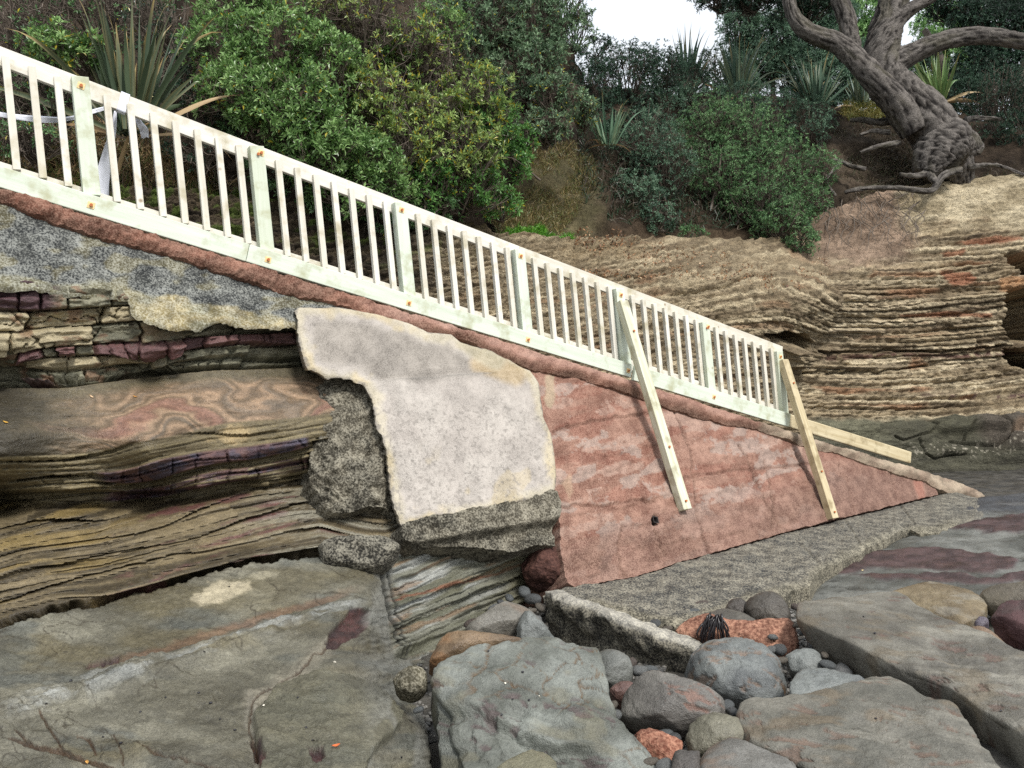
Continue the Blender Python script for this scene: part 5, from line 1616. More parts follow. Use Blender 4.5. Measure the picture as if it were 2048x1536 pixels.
def shrub(name, label, cat, lobes, nclump, ntip, nleaf, L, Wd, pal, yellow=0.0, twigs=1.0, stems=None, group=None, seed=0, mat='leaf', clump_r=0.28, spread=(25, 85), up=0.5, bare=0, shell=(0.45, 1.0), dens=1.35):
    rng = np.random.default_rng(1000 + seed)
    Vl, Ql, Cl, tw, nb = [], [], [], [], 0
    allc = []
    tot = sum(a[3] * a[4] for a in lobes)
    for (x, y, d, rx, ry) in lobes:
        c = P(x, y, d)
        ax, az = rx * d / F, ry * d / F
        ay = min(ax, az) * 0.9 + 0.1
        nc = max(4, int(nclump * dens * rx * ry / tot))
        dr = unit(rng.normal(size=(nc, 3)))
        # favour the side one could see, keep some of the rest
        flip = (dr[:, 1] > 0.35) & (rng.uniform(0, 1, nc) < 0.7)
        dr[flip, 1] *= -1
        rr = rng.uniform(*shell, nc) ** 0.7
        loc = dr * rr[:, None] * np.array([ax, ay, az])
        cl = c + loc
        cr = clump_r * min(ax, az) * rng.uniform(0.6, 1.4, nc)
        tips = np.repeat(cl, ntip, 0) + unit(rng.normal(size=(nc * ntip, 3))) * (rng.uniform(0.2, 1, nc * ntip) ** 0.6 * np.repeat(cr, ntip))[:, None]
        dirs = unit(np.repeat(dr, ntip, 0) * 0.6 + unit(tips - np.repeat(cl, ntip, 0)) * 0.5 + UPZ * up + rng.normal(size=(nc * ntip, 3)) * 0.3)
        v, q, col = leaf_geo(tips, dirs, nleaf, L * 0.86, Wd * 0.86, spread, rng, pal, yellow, clump=np.repeat(rng.uniform(0, 1, nc), ntip))
        Vl.append(v)
        Ql.append(q + nb)
        Cl.append(col)
        nb += len(v)
        root = c + np.array([0, ay * 0.3, -az * 0.9])
        for k in range(int(nc * twigs)):
            i = k % nc
            mid = root + (cl[i] - root) * rng.uniform(0.4, 0.6) + rng.normal(size=3) * 0.12 * ax
            pth = catmull([root + rng.normal(size=3) * 0.08 * ax, mid, cl[i]], 6)
            tw.append((pth, np.linspace(0.010, 0.004, 6) * (d / 10) ** 0.5))
            for j in range(3):
                tt = tips[i * ntip + (j * 3) % ntip]
                tw.append((np.stack([pth[3 + j % 2], (pth[4] + tt) / 2 + rng.normal(size=3) * 0.03, tt]), np.array([0.005, 0.004, 0.002]) * (d / 10) ** 0.5))
        for k in range(int(bare * nc)):
            s0 = c + unit(rng.normal(size=3)) * rng.uniform(0.1, 0.8) * np.array([ax, ay, az])
            pts_ = [s0]
            dv = unit(rng.normal(size=3) + [0, -0.4, 0.3])
            for _ in range(5):
                dv = unit(dv + rng.normal(size=3) * 0.35)
                pts_.append(pts_[-1] + dv * rng.uniform(0.08, 0.2) * min(ax, 1.2))
            tw.append((np.array(pts_), np.linspace(0.007, 0.002, 6) * (d / 10) ** 0.5))
    if stems:
        for pts_, r_ in stems:
            pth = catmull(P(*np.array(pts_, float).T), 16)
            pth = pth + 0.02 * fbm(pth[:, :1] * 3, pth[:, 1:2] * 3, np.array([[1.0, 2.0, 3.0]]), 2, seed)
            tw.append((pth, np.linspace(r_, r_ * 0.5, 16)))
    base = np.concatenate(Vl)
    loc = np.array([base[:, 0].mean(), base[:, 1].mean(), base[:, 2].min()])
    e = empty(name, loc, label, cat, group)
    mesh('foliage', base, np.concatenate(Ql), None, M[mat], e, np.concatenate(Cl), smooth=False)
    if tw:
        six = {}
        for p_, r_ in tw:
            six.setdefault(len(p_), []).append((p_, r_))
        VV, QQ, b_ = [], [], 0
        for k, it in six.items():
            v, q = tubes(it, 4)
            VV.append(v)
            QQ.append(q + b_)
            b_ += len(v)
        mesh('branches', np.concatenate(VV), np.concatenate(QQ), None, M['twig'], e)
    return e


G1 = 'shrubs on the bank behind the balustrade'
shrub('shrub', 'thin bare grey shrub with few leaves at the top left corner', 'shrub', [(60, 60, 9.8, 130, 110), (190, 20, 10.3, 90, 90), (340, 90, 10.6, 70, 110)], 70, 5, 5, 0.06, 0.022, MID, 0.02, 2.0, None, G1, 1, bare=4.0)
shrub('shrub', 'small leafy green sprig left of the big flax', 'shrub', [(110, 100, 8.4, 55, 50), (170, 110, 8.5, 40, 35), (205, 95, 8.5, 22, 20)], 42, 6, 7, 0.075, 0.026, GREEN, 0.05, 1.0, None, G1, 2)
shrub('shrub', 'dense glossy bright green shrub in the upper left middle behind the balustrade', 'shrub', [(455, 100, 9.6, 80, 75), (560, 95, 9.8, 110, 80), (490, 200, 9.3, 90, 70), (590, 215, 9.4, 90, 85), (650, 140, 9.9, 70, 80), (470, 20, 10.2, 90, 50)], 250, 7, 7, 0.082, 0.028, GREEN, 0.02, 1.0,
      [([(560, 330, 10), (590, 200, 9.9), (625, 60, 10.3), (640, -40, 10.6)], 0.035)], G1, 3)
shrub('shrub', 'bare tangled grey-brown shrub with yellow sprigs at the top centre left', 'shrub', [(720, 60, 10.8, 110, 90), (820, 90, 11.2, 90, 90), (640, 10, 10.5, 90, 60), (880, 150, 11.5, 80, 70)], 80, 5, 6, 0.075, 0.026, YGREEN, 0.12, 2.0,
      [([(850, 210, 11.5), (810, 130, 11.2), (760, 40, 10.9), (740, -60, 10.9)], 0.05), ([(700, 240, 11), (705, 120, 10.9), (690, -40, 10.8)], 0.04), ([(870, 190, 11.6), (900, 110, 11.6), (860, 85, 11.4), (800, 95, 11)], 0.03)], G1, 4, bare=6.0)
shrub('shrub', 'yellow-tinged green shrub in the centre of the bank above the balustrade', 'shrub', [(760, 190, 10.3, 90, 60), (850, 240, 10.6, 100, 70), (950, 200, 11.0, 90, 70), (800, 290, 10.2, 90, 60), (920, 300, 10.6, 110, 60)], 170, 6, 7, 0.08, 0.028, YGREEN, 0.10, 1.4, None, G1, 5, bare=1.2)
shrub('shrub', 'low glossy green shrub directly behind the top rail left of the third post', 'shrub', [(640, 290, 9.4, 90, 60), (740, 320, 9.7, 70, 55), (580, 250, 9.3, 80, 50), (700, 380, 9.7, 80, 50), (780, 370, 9.9, 60, 50)], 170, 7, 7, 0.085, 0.03, GREEN, 0.01, 1.0, None, G1, 6)
shrub('shrub', 'green drooping shrub at the right end of the bank above the grass patch', 'shrub', [(960, 260, 11.2, 90, 60), (1010, 330, 11.4, 60, 45), (930, 380, 10.9, 100, 45), (1000, 410, 11.2, 50, 30), (860, 370, 10.5, 80, 50), (1045, 280, 11.6, 30, 35)], 190, 6, 7, 0.08, 0.028, [(40, 66, 34), (70, 112, 56), (96, 142, 72), (124, 166, 96)], 0.03, 1.0,
      [([(1080, 360, 11.8), (1050, 335, 11.6), (1010, 330, 11.3)], 0.02)], G1, 7)
shrub('tree', 'grey-green tree leaning over the bank at the left side of the sky gap', 'tree', [(960, 30, 13.0, 120, 80), (1060, 60, 13.4, 100, 80), (1120, 10, 13.8, 70, 60), (1050, 150, 13.0, 90, 70), (1150, 60, 14, 40, 40), (900, 110, 12.6, 90, 60)], 330, 7, 7, 0.085, 0.028, GREY, 0.01, 1.0,
      [([(980, 330, 12.9), (1020, 200, 13.2), (1060, 80, 13.5), (1080, -60, 13.6)], 0.05)], None, 8, 'dull')
shrub('shrub', 'pale grey-green branch spray hanging at the edge of the dark hedge', 'shrub', [(1110, 190, 12.6, 60, 40), (1165, 225, 12.9, 40, 35), (1090, 250, 12.5, 60, 40)], 70, 6, 7, 0.08, 0.026, GREY, 0.04, 1.5, None, G1, 9, 'dull', bare=2.5)
shrub('hedge_tree', 'dense dark blue-green tree under the sky gap, left of the flax on the skyline', 'tree', [(1180, 190, 18, 60, 90), (1250, 165, 18.5, 70, 80), (1310, 150, 19, 60, 60), (1370, 165, 20, 50, 50), (1430, 150, 22, 40, 50), (1200, 280, 17, 60, 60), (1190, 100, 18.6, 40, 25), (1270, 260, 17, 60, 50)], 460, 8, 7, 0.075, 0.026, DARK, 0.0, 0.6, None, None, 10, 'dull')
shrub('shrub', 'dark twiggy scrub low on the bank left of the big flax', 'shrub', [(20, 190, 8.6, 90, 60), (120, 200, 8.6, 60, 50), (60, 280, 8.3, 90, 40)], 60, 5, 5, 0.055, 0.02, MID, 0.03, 2.0, None, G1, 40, bare=5.0)
shrub('shrub', 'dark tangle of bare stems between the big flax and the bright green shrub', 'shrub', [(350, 160, 9.6, 50, 90), (400, 230, 9.4, 50, 60), (310, 60, 10, 60, 70), (400, 300, 9.2, 60, 40)], 70, 5, 5, 0.055, 0.02, DARK, 0.02, 2.0, None, G1, 41, bare=5.0)
G2 = 'shrubs under the large tree'
shrub('shrub', 'mid green shrub on the slope right of the sky gap, over bare twigs', 'shrub', [(1290, 290, 16, 70, 70), (1270, 390, 15.2, 60, 50), (1330, 340, 15.8, 70, 60), (1310, 440, 14.8, 60, 35)], 220, 8, 7, 0.065, 0.022, BLUE, 0.0, 0.8, [([(1330, 470, 15), (1300, 400, 15.3), (1290, 300, 16)], 0.03)], G2, 11, 'dull', bare=0.8)
shrub('shrub', 'broad bushy green shrub on the slope left of the large tree', 'shrub', [(1430, 250, 17, 80, 60), (1500, 270, 17, 80, 70), (1560, 330, 16.6, 80, 70), (1450, 350, 16.4, 80, 70), (1520, 400, 16, 80, 60), (1400, 300, 17, 60, 50)], 420, 8, 7, 0.062, 0.021, MID, 0.0, 0.6, [([(1420, 420, 16), (1440, 330, 16.5), (1450, 260, 17)], 0.03), ([(1540, 470, 15.9), (1545, 400, 16.2), (1540, 300, 16.8)], 0.04)], G2, 12, 'dull')
shrub('shrub', 'green shrub hanging over the bare red-brown soil of the cliff top', 'shrub', [(1560, 440, 15.6, 60, 45), (1600, 480, 15.5, 40, 35), (1620, 400, 16.3, 40, 40), (1380, 470, 14.6, 30, 25), (1640, 340, 17, 40, 40)], 150, 8, 7, 0.062, 0.021, MID, 0.0, 0.8, None, G2, 13, 'dull', bare=0.5)
shrub('shrub', 'dark blue-green shrub on the rise beside the flax clumps', 'shrub', [(1400, 200, 19.5, 60, 40), (1540, 220, 19, 70, 40), (1620, 250, 18.8, 50, 50), (1480, 200, 19.6, 60, 40), (1330, 225, 18.6, 50, 40)], 220, 8, 6, 0.07, 0.024, BLUE, 0.0, 0.6, None, G2, 14, 'dull')
shrub('shrub', 'very dark shrub at the right edge behind the tree base', 'shrub', [(2000, 200, 21, 70, 70), (1980, 280, 20.4, 60, 50), (2060, 280, 20, 60, 70), (2080, 180, 21, 80, 80)], 260, 8, 6, 0.075, 0.026, DARK, 0.0, 0.6, None, G2, 15, 'dull')
shrub('shrub', 'dark green undergrowth filling the bank foot behind the middle of the balustrade', 'shrub', [(560, 330, 9.8, 70, 50), (660, 400, 9.9, 70, 40), (760, 430, 10.2, 70, 30), (850, 430, 10.6, 70, 35), (480, 260, 9.6, 60, 50)], 130, 6, 7, 0.07, 0.025, MID, 0.02, 1.2, None, G1, 42, bare=1.5)
shrub('shrub', 'leafy green shrub between the yellow-tinged shrub and the bright green one', 'shrub', [(700, 180, 10.6, 60, 60), (690, 260, 10.2, 60, 50), (780, 110, 11.2, 60, 50), (880, 60, 12, 70, 60)], 130, 6, 7, 0.075, 0.027, GREEN, 0.04, 1.2, None, G1, 43, bare=1.5)
shrub('shrub', 'dense dark undergrowth behind the trunk at the far right', 'shrub', [(1940, 190, 22.5, 60, 40), (2010, 210, 22.5, 60, 40), (1900, 235, 22, 50, 30), (2090, 220, 22.5, 60, 50)], 260, 8, 6, 0.10, 0.035, DARK, 0.0, 0.4, None, G2, 44, 'dull')
# background trees beyond the crest
G3 = 'trees beyond the crest'
shrub('tree', 'fine-leaved blue-green conifer-like tree right of the sky gap', 'tree', [(1480, 60, 27, 50, 50), (1510, 130, 27, 60, 50), (1560, 80, 27, 60, 60), (1480, 150, 26.5, 35, 40), (1600, 140, 27, 60, 60)], 620, 9, 6, 0.12, 0.035, BLUE, 0.0, 0.5, [([(1545, 260, 27), (1545, 150, 27), (1540, 30, 27)], 0.12)], G3, 21, 'dull')
shrub('tree', 'dark broad-leaved tree crown overhanging the right side of the sky gap', 'tree', [(1440, -5, 20, 50, 28), (1500, -20, 20, 80, 40), (1600, 0, 20.5, 80, 40), (1430, -60, 20, 90, 50)], 300, 7, 6, 0.11, 0.038, DARK, 0.0, 1.0, [([(1800, -80, 20), (1620, -40, 20), (1450, -10, 20)], 0.06)], G3, 22, 'dull')
shrub('tree', 'sunlit pale green tree glimpsed between the limbs of the large tree', 'tree', [(1880, 60, 31, 60, 50), (1740, 90, 31, 40, 60), (1920, 130, 31, 50, 50), (1730, 20, 31, 40, 50)], 420, 8, 6, 0.15, 0.05, [(70, 100, 60), (104, 146, 84), (140, 178, 112), (166, 200, 136)], 0.0, 0.4, None, G3, 23, 'dull')  # sunlight on this crown is put into the paler leaf colours
shrub('tree', 'dark tree filling the top right corner behind the large limb', 'tree', [(1990, 40, 24, 90, 60), (2060, 120, 24, 80, 60), (1960, 140, 24, 60, 50), (2100, 0, 24, 90, 80), (1900, 0, 25, 70, 40)], 800, 8, 6, 0.12, 0.045, DARK, 0.0, 0.6, [([(1990, 250, 24), (1960, 140, 24), (1950, 0, 24), (1955, -100, 24)], 0.22), ([(2030, 250, 23), (2060, 60, 23.5), (2050, -80, 24)], 0.16)], G3, 24, 'dull')
shrub('tree', 'shadowy tree standing behind the fork of the large tree', 'tree', [(1640, 100, 27, 50, 60), (1660, 170, 26, 60, 50), (1720, 140, 27, 40, 60), (1640, 30, 27, 70, 50), (1820, 150, 26, 50, 50), (1850, 200, 25, 50, 40)], 620, 8, 6, 0.13, 0.045, BLUE, 0.0, 0.5, [([(1905, 200, 25), (1880, 120, 25.5), (1850, 60, 26)], 0.2)], G3, 25, 'dull')


# flax clumps
def flax(label, base, d, fans, Lr, wid, seed, pal, group=None, dead=0.12):
    rng = np.random.default_rng(seed)
    c0 = P(*base, d)
    e = empty('flax', c0, label, 'flax', group)
    Vs, Qs, Cs, b = [], [], [], 0
    Vd, Qd, Cd, bd = [], [], [], 0
    for k in range(fans):
        az = rng.uniform(0, 6.28)
        tilt = abs(rng.normal(0, 0.42)) + 0.05
        L = rng.uniform(*Lr)
        isdead = rng.uniform() < dead
        if isdead:
            tilt += rng.uniform(0.6, 1.6)
            L *= 0.8
        dv = np.array([math.cos(az) * math.sin(tilt), math.sin(az) * math.sin(tilt) * 0.7, math.cos(tilt)])
        n = 12
        pts_, p = [], c0 + np.array([math.cos(az), math.sin(az), 0]) * rng.uniform(0, 0.16)
        droop = rng.uniform(0.03, 0.2) + (0.12 if isdead else 0) + (0.25 if rng.uniform() < 0.18 else 0)
        for i in range(n):
            pts_.append(p)
            dv = unit(dv - UPZ * droop * (i / n) ** 1.6)
            p = p + dv * L / n
        pts_ = np.array(pts_)
        t = unit(np.gradient(pts_, axis=0))
        s = unit(np.cross(t, unit(np.array([math.cos(az + rng.normal() * .5), math.sin(az + rng.normal() * .5), 0.3]))))
        nn = np.cross(s, t)
        u = np.linspace(0, 1, n)
        w = wid * rng.uniform(0.7, 1.15) * np.clip(np.minimum(0.55 + 1.4 * u, (1 - u) * 2.2), 0.02, 1)
        V = np.stack([pts_ + s * w[:, None] / 2 + nn * w[:, None] * 0.25, pts_, pts_ - s * w[:, None] / 2 + nn * w[:, None] * 0.25], 1)
        idx = np.arange(n * 3).reshape(n, 3)
        q = np.stack([idx[:-1, :-1], idx[1:, :-1], idx[1:, 1:], idx[:-1, 1:]], -1).reshape(-1, 4)
        if isdead:
            col = lerp(S(150, 120, 84), S(204, 180, 138), rng.uniform(0, 1, 1))
            Vd.append(V.reshape(-1, 3))
            Qd.append(q + bd)
            Cd.append(np.tile(col, (n * 3, 1)))
            bd += n * 3
        else:
            col = lerp(S(*pal[0]), S(*pal[1]), rng.uniform(0, 1, 1))
            cc = np.tile(col, (n, 1))
            if rng.uniform() < 0.45:
                cc = lerp(cc, np.tile(S(176, 150, 96), (n, 1)), sm(rng.uniform(0.6, 0.9), 1.0, u))
            edge = lerp(cc, np.tile(S(150, 130, 84), (n, 1)), np.full(n, 0.35 * (rng.uniform() < .4)))
            Vs.append(V.reshape(-1, 3))
            Qs.append(q + b)
            Cs.append(np.stack([edge, cc, edge], 1).reshape(-1, 3))
            b += n * 3
    mesh('leaves', np.concatenate(Vs), np.concatenate(Qs), None, M['blade'], e, np.concatenate(Cs))
    if Vd:
        mesh('dead_leaves', np.concatenate(Vd), np.concatenate(Qd), None, M['blade'], e, np.concatenate(Cd))
    return e


flax('tall flax with split brown-edged leaves behind the second balustrade bay', (262, 268), 8.6, 84, (0.9, 1.7), 0.065, 11, ((48, 66, 46), (90, 106, 78)), None, 0.08)
FG = 'flax clumps along the crest'
FP = ((52, 78, 66), (98, 124, 100))
flax('large flax on the skyline in the sky gap', (1375, 190), 21.5, 95, (0.8, 2.0), 0.07, 12, FP, FG, 0.04)
flax('flax right of the largest skyline flax, leaning outwards', (1475, 200), 21, 85, (0.9, 2.0), 0.075, 13, FP, FG, 0.05)
flax('dark flax beneath the left limb of the large tree', (1630, 220), 21, 85, (0.9, 1.8), 0.075, 14, FP, FG, 0.05)
flax('small flax growing behind the large trunk on its right', (1880, 205), 21.5, 50, (0.8, 1.7), 0.10, 15, ((84, 116, 64), (140, 164, 104)), FG, 0.05)
flax('low flax on the slope at the end of the dry grass', (1215, 290), 15.2, 36, (0.5, 1.15), 0.06, 16, ((72, 104, 80), (116, 146, 118)), None, 0.05)
flax('small flax tuft at the edge of the slope left of the trunk', (1720, 215), 20.4, 34, (0.6, 1.2), 0.08, 17, FP, FG, 0.1)

# the large tree: trunk, limbs, roots
tree = empty('coastal_tree', P(1880, 330, 18.2), 'large old tree with a twisted grey trunk and bare roots on the cliff edge', 'tree')


def limb(name, pts, seed, ns=40, n=90, twist=0.5, rough=1.0, parent=tree):
    a = np.array(pts, float)
    c = catmull(P(a[:, 0], a[:, 1], a[:, 2]), n)
    r = np.interp(np.linspace(0, 1, n), np.linspace(0, 1, len(a)), a[:, 3] * a[:, 2] / F)
    V, q = tube(c, r, ns)
    V = V.reshape(n, ns, 3)
    ds = np.concatenate([[0], np.cumsum(np.linalg.norm(np.diff(c, axis=0), axis=1))])
    th = np.arange(ns) / ns * 2 * np.pi
    A = th[None] + twist * ds[:, None]
    x, y = np.cos(A), np.sin(A)
    R = r[:, None]
    z = ds[:, None] * 0.9
    rid = 1 - np.abs(fbm(x * 9, y * 9, z * 1.1, 4, seed, 0.65)) * 2.6
    lump = fbm(x * 1.0, y * 1.0, z * 1.3, 3, seed + 5)
    k = rough * (0.045 * rid + 0.12 * lump) * R + 0.010 * rid + 0.012 * fbm(x * 9, y * 9, z * 5, 3, seed + 7)
    nrm = unit(V - c[:, None])
    V = V + nrm * k[..., None]
    col = lerp(S(40, 36, 34), S(124, 118, 112), sm(-0.5, 0.9, rid))
    col = lerp(col, S(92, 88, 72), sm(0.1, 0.5, fbm(x * 1.4, y * 1.4, z * 1.5, 3, seed + 9)) * 0.5)
    end = len(V.reshape(-1, 3))
    Vf = np.concatenate([V.reshape(-1, 3), c[:1], c[-1:]])
    T = [[end, (j + 1) % ns, j] for j in range(ns)] + [[end + 1, (n - 1) * ns + j, (n - 1) * ns + (j + 1) % ns] for j in range(ns)]
    return mesh(name, Vf, q, np.array(T), M['bark'], parent, np.concatenate([col.reshape(-1, 3), col[0, :1], col[-1, :1]]))


limb('trunk', [(1918, 368, 18.5, 28), (1902, 325, 18.3, 43), (1880, 285, 18.2, 48), (1845, 235, 18.2, 45), (1805, 195, 18.2, 41), (1775, 160, 18.2, 37), (1762, 120, 18.2, 36), (1768, 70, 18.2, 31), (1782, 20, 18.2, 27), (1795, -40, 18.2, 24), (1805, -160, 18.3, 20)], 700, 64, 170, 0.35, 1.1)
limb('root_crown', [(1850, 352, 17.9, 22), (1868, 318, 17.95, 42), (1895, 288, 18.0, 50), (1930, 292, 18.1, 30), (1958, 300, 18.2, 10)], 705, 48, 80, 0.8, 1.3)
limb('branch', [(1830, 262, 18.0, 28), (1790, 200, 17.95, 26), (1745, 155, 17.95, 24), (1705, 112, 18, 20), (1672, 85, 18, 18), (1640, 74, 18, 17), (1608, 58, 17.9, 16), (1586, 30, 17.9, 13), (1576, -10, 17.9, 12), (1572, -90, 17.9, 10)], 710, 40, 130, 0.3, 0.8)
limb('branch', [(1700, 118, 18.05, 20), (1700, 80, 18.05, 18), (1694, 40, 18.05, 17), (1680, 0, 18.05, 16), (1668, -60, 18.1, 14), (1660, -130, 18.1, 10)], 715, 36, 90, 0.3, 0.8)
limb('branch', [(1770, 165, 18.15, 30), (1790, 128, 18.1, 26), (1835, 102, 18.0, 20), (1880, 84, 17.9, 17), (1930, 74, 17.8, 17), (1985, 74, 17.7, 16), (2048, 84, 17.6, 15), (2130, 100, 17.5, 13), (2230, 90, 17.4, 9)], 720, 40, 130, 0.3, 0.8)
limb('branch', [(1772, 75, 18.1, 26), (1795, 38, 18.0, 18), (1830, 12, 17.9, 12), (1862, -5, 17.9, 10), (1920, -50, 17.8, 8)], 725, 30, 70, 0.3, 0.7)
for k, (pts_, w) in enumerate([
    ([(1920, 340, 17.7), (1885, 352, 17.5), (1868, 378, 17.4), (1845, 382, 17.4), (1795, 376, 17.4), (1740, 376, 17.5), (1705, 381, 17.5), (1690, 386, 17.6)], 7),
    ([(1850, 340, 17.9), (1870, 362, 17.5), (1880, 370, 17.4)], 9),
    ([(1800, 285, 18.0), (1750, 295, 17.9), (1720, 305, 17.9)], 6),
    ([(1730, 338, 17.6), (1700, 332, 17.6), (1680, 322, 17.7), (1648, 322, 17.7)], 5),
    ([(1682, 322, 17.7), (1665, 345, 17.4), (1652, 362, 17.2), (1660, 378, 17.1), (1672, 392, 17.0)], 4),
    ([(1790, 240, 18.6), (1755, 244, 18.6), (1728, 240, 18.7), (1700, 240, 18.8)], 8),
    ([(1940, 300, 18.1), (1958, 288, 18.1), (1962, 296, 18.0), (1957, 308, 18.0)], 8),
    ([(1780, 265, 18.1), (1745, 262, 18.2), (1720, 270, 18.1)], 5),
    ([(1935, 335, 17.9), (1990, 330, 18.3), (2048, 350, 18.5)], 5),
    ([(1860, 345, 17.8), (1830, 352, 17.6), (1800, 348, 17.5)], 7),
    ([(1930, 240, 18.8), (1960, 236, 18.9), (2000, 238, 19)], 6),
]):
    a = [(x, y, d, w * (1 - 0.55 * i / (len(pts_) - 1))) for i, (x, y, d) in enumerate(pts_)]
    limb('root', a, 740 + k, 14, 40, 0.4, 0.6)
# a few hair roots over the bare soil
hr = []
rng = np.random.default_rng(77)
for k in range(46):
    x, y = rng.uniform(1640, 1860), rng.uniform(375, 450)
    pt = []
    for i in range(6):
        pt.append(P(x, y, float(CLIFF(np.array([x]), np.array([y]))[0]) - 0.2))
        x += rng.normal(0, 9) + (-3 if k % 2 else 3)
        y += rng.uniform(5, 16)
    hr.append((np.array(pt), np.linspace(0.011, 0.004, 6)))
v, q = tubes(hr, 4)
mesh('root_hairs', v, q, None, M['twig'], tree)
# crown above the frame, its lower sprays in view
rng = np.random.default_rng(78)
tips, dirs = [], []
for (x, y, d, rx, ry, n) in [(1560, -60, 18, 120, 60, 40), (1700, -110, 18, 160, 70, 60), (1850, -120, 18, 160, 70, 60), (2050, -40, 17.5, 160, 50, 60), (2200, 60, 17.4, 90, 60, 30)]:
    c = P(x, y, d)
    dr = unit(rng.normal(size=(n, 3)))
    cl = c + dr * rng.uniform(.3, 1, (n, 1)) * np.array([rx * d / F, 1.0, ry * d / F])
    tp_ = np.repeat(cl, 9, 0) + rng.normal(size=(n * 9, 3)) * 0.16
    tips.append(tp_)
    dirs.append(unit(np.repeat(dr, 9, 0) + UPZ * 0.4 + rng.normal(size=(n * 9, 3)) * 0.4))
v, q, c = leaf_geo(np.concatenate(tips), np.concatenate(dirs), 6, 0.10, 0.034, (25, 85), rng, DARK)
mesh('foliage', v, q, None, M['dull'], tree, c, smooth=False)

# ------------------------------------------------------------------ grass and litter on the bank


def tufts(name, label, poly, n, L, w, pal, seed, lean=0.4, surf=HILL, off=0.05):
    rng = np.random.default_rng(seed)
    a = np.array(poly, float)
    x, y = rng.uniform(a[:, 0].min(), a[:, 0].max(), n * 3), rng.uniform(a[:, 1].min(), a[:, 1].max(), n * 3)
    k = sdf(x, y, poly) + 12 * fbm(x / 20, y / 20, 0, 2, seed) > 0
    x, y = x[k][:n], y[k][:n]
    b = P(x, y, surf(x, y) - off)
    m_ = len(b)
    d = unit(rng.normal(size=(m_, 3)) * lean + UPZ + [0, -0.25, 0])
    s = unit(np.cross(d, rng.normal(size=(m_, 3))))
    l = L * rng.uniform(0.4, 1.2, (m_, 1))
    t = b + d * l * 0.6
    e = t + unit(d + rng.normal(size=(m_, 3)) * 0.35 - UPZ * 0.5) * l * 0.5
    ww = w * rng.uniform(0.6, 1.3, (m_, 1))
    V = np.stack([b - s * ww / 2, b + s * ww / 2, t + s * ww * 0.4, t - s * ww * 0.4, e + s * ww * 0.06, e - s * ww * 0.06], 1)
    i = np.arange(m_)[:, None] * 6
    q = np.concatenate([i + [[0, 1, 2, 3]], i + [[3, 2, 4, 5]]])
    p_ = np.array([S(*c) for c in pal])
    c = p_[rng.integers(0, len(pal), m_)] * rng.uniform(0.7, 1.2, (m_, 1))
    tag(mesh(name, V.reshape(-1, 3), q, None, M['blade'], None, np.repeat(c, 6, 0), smooth=False), label, name.replace('_', ' '), None, 'stuff')


tufts('dry_grass', 'dry tan grass on the steep bank below the grey-green tree', [(960, 420), (1000, 340), (1080, 290), (1150, 280), (1190, 320), (1180, 380), (1160, 440), (1100, 470), (1000, 470)], 9000, 0.14, 0.008, [(120, 104, 66), (148, 130, 86), (104, 100, 58), (92, 104, 52)], 31, 0.7)
tufts('green_grass', 'bright green grass strip on the rock edge', [(1000, 462), (1040, 455), (1100, 468), (1155, 484), (1150, 496), (1080, 490), (1010, 482)], 3500, 0.10, 0.012, [(92, 150, 44), (116, 172, 60), (76, 128, 40)], 32, 0.5, off=0.12)
tufts('dead_grass', 'dead tan grass and bracken stems behind the first balustrade bays', [(-100, 250), (60, 240), (200, 260), (330, 300), (420, 340), (470, 390), (300, 400), (100, 380), (-100, 370)], 5000, 0.34, 0.009, [(132, 108, 76), (166, 142, 102), (98, 80, 58), (84, 100, 52)], 33, 1.0, off=0.1)
tufts('moss_grass', 'short green grass along the ledge behind the lower balusters', [(60, 350), (200, 370), (350, 375), (520, 400), (640, 425), (640, 440), (480, 415), (300, 395), (60, 372)], 2500, 0.12, 0.010, [(96, 128, 44), (72, 104, 40), (128, 140, 66)], 34, 0.6, off=0.1)
tufts('slope_grass', 'yellow-green grass on the crest below the left limb', [(1680, 222), (1720, 205), (1770, 210), (1775, 235), (1720, 245), (1680, 240)], 1500, 0.22, 0.014, [(148, 140, 70), (112, 122, 60), (170, 156, 96)], 35, 0.6, off=0.1)
tufts('ground_scrub', 'low dark scrub and dead twigs covering the shaded slope', [(1150, 260), (1300, 240), (1640, 230), (1660, 330), (1620, 420), (1400, 460), (1200, 440), (1150, 380)], 7000, 0.22, 0.016, [(40, 56, 38), (62, 54, 42), (52, 74, 50), (84, 74, 58)], 36, 0.9, off=0.1)

tufts('root_litter', 'fine dead roots and tan grass over the bare soil below the tree', [(1640, 250), (1700, 240), (1790, 250), (1840, 330), (1900, 360), (2048, 340), (2048, 385), (1840, 395), (1700, 400), (1640, 420)], 5000, 0.20, 0.010, [(112, 100, 82), (82, 72, 58), (132, 118, 96), (70, 80, 50)], 37, 1.3, off=0.08)
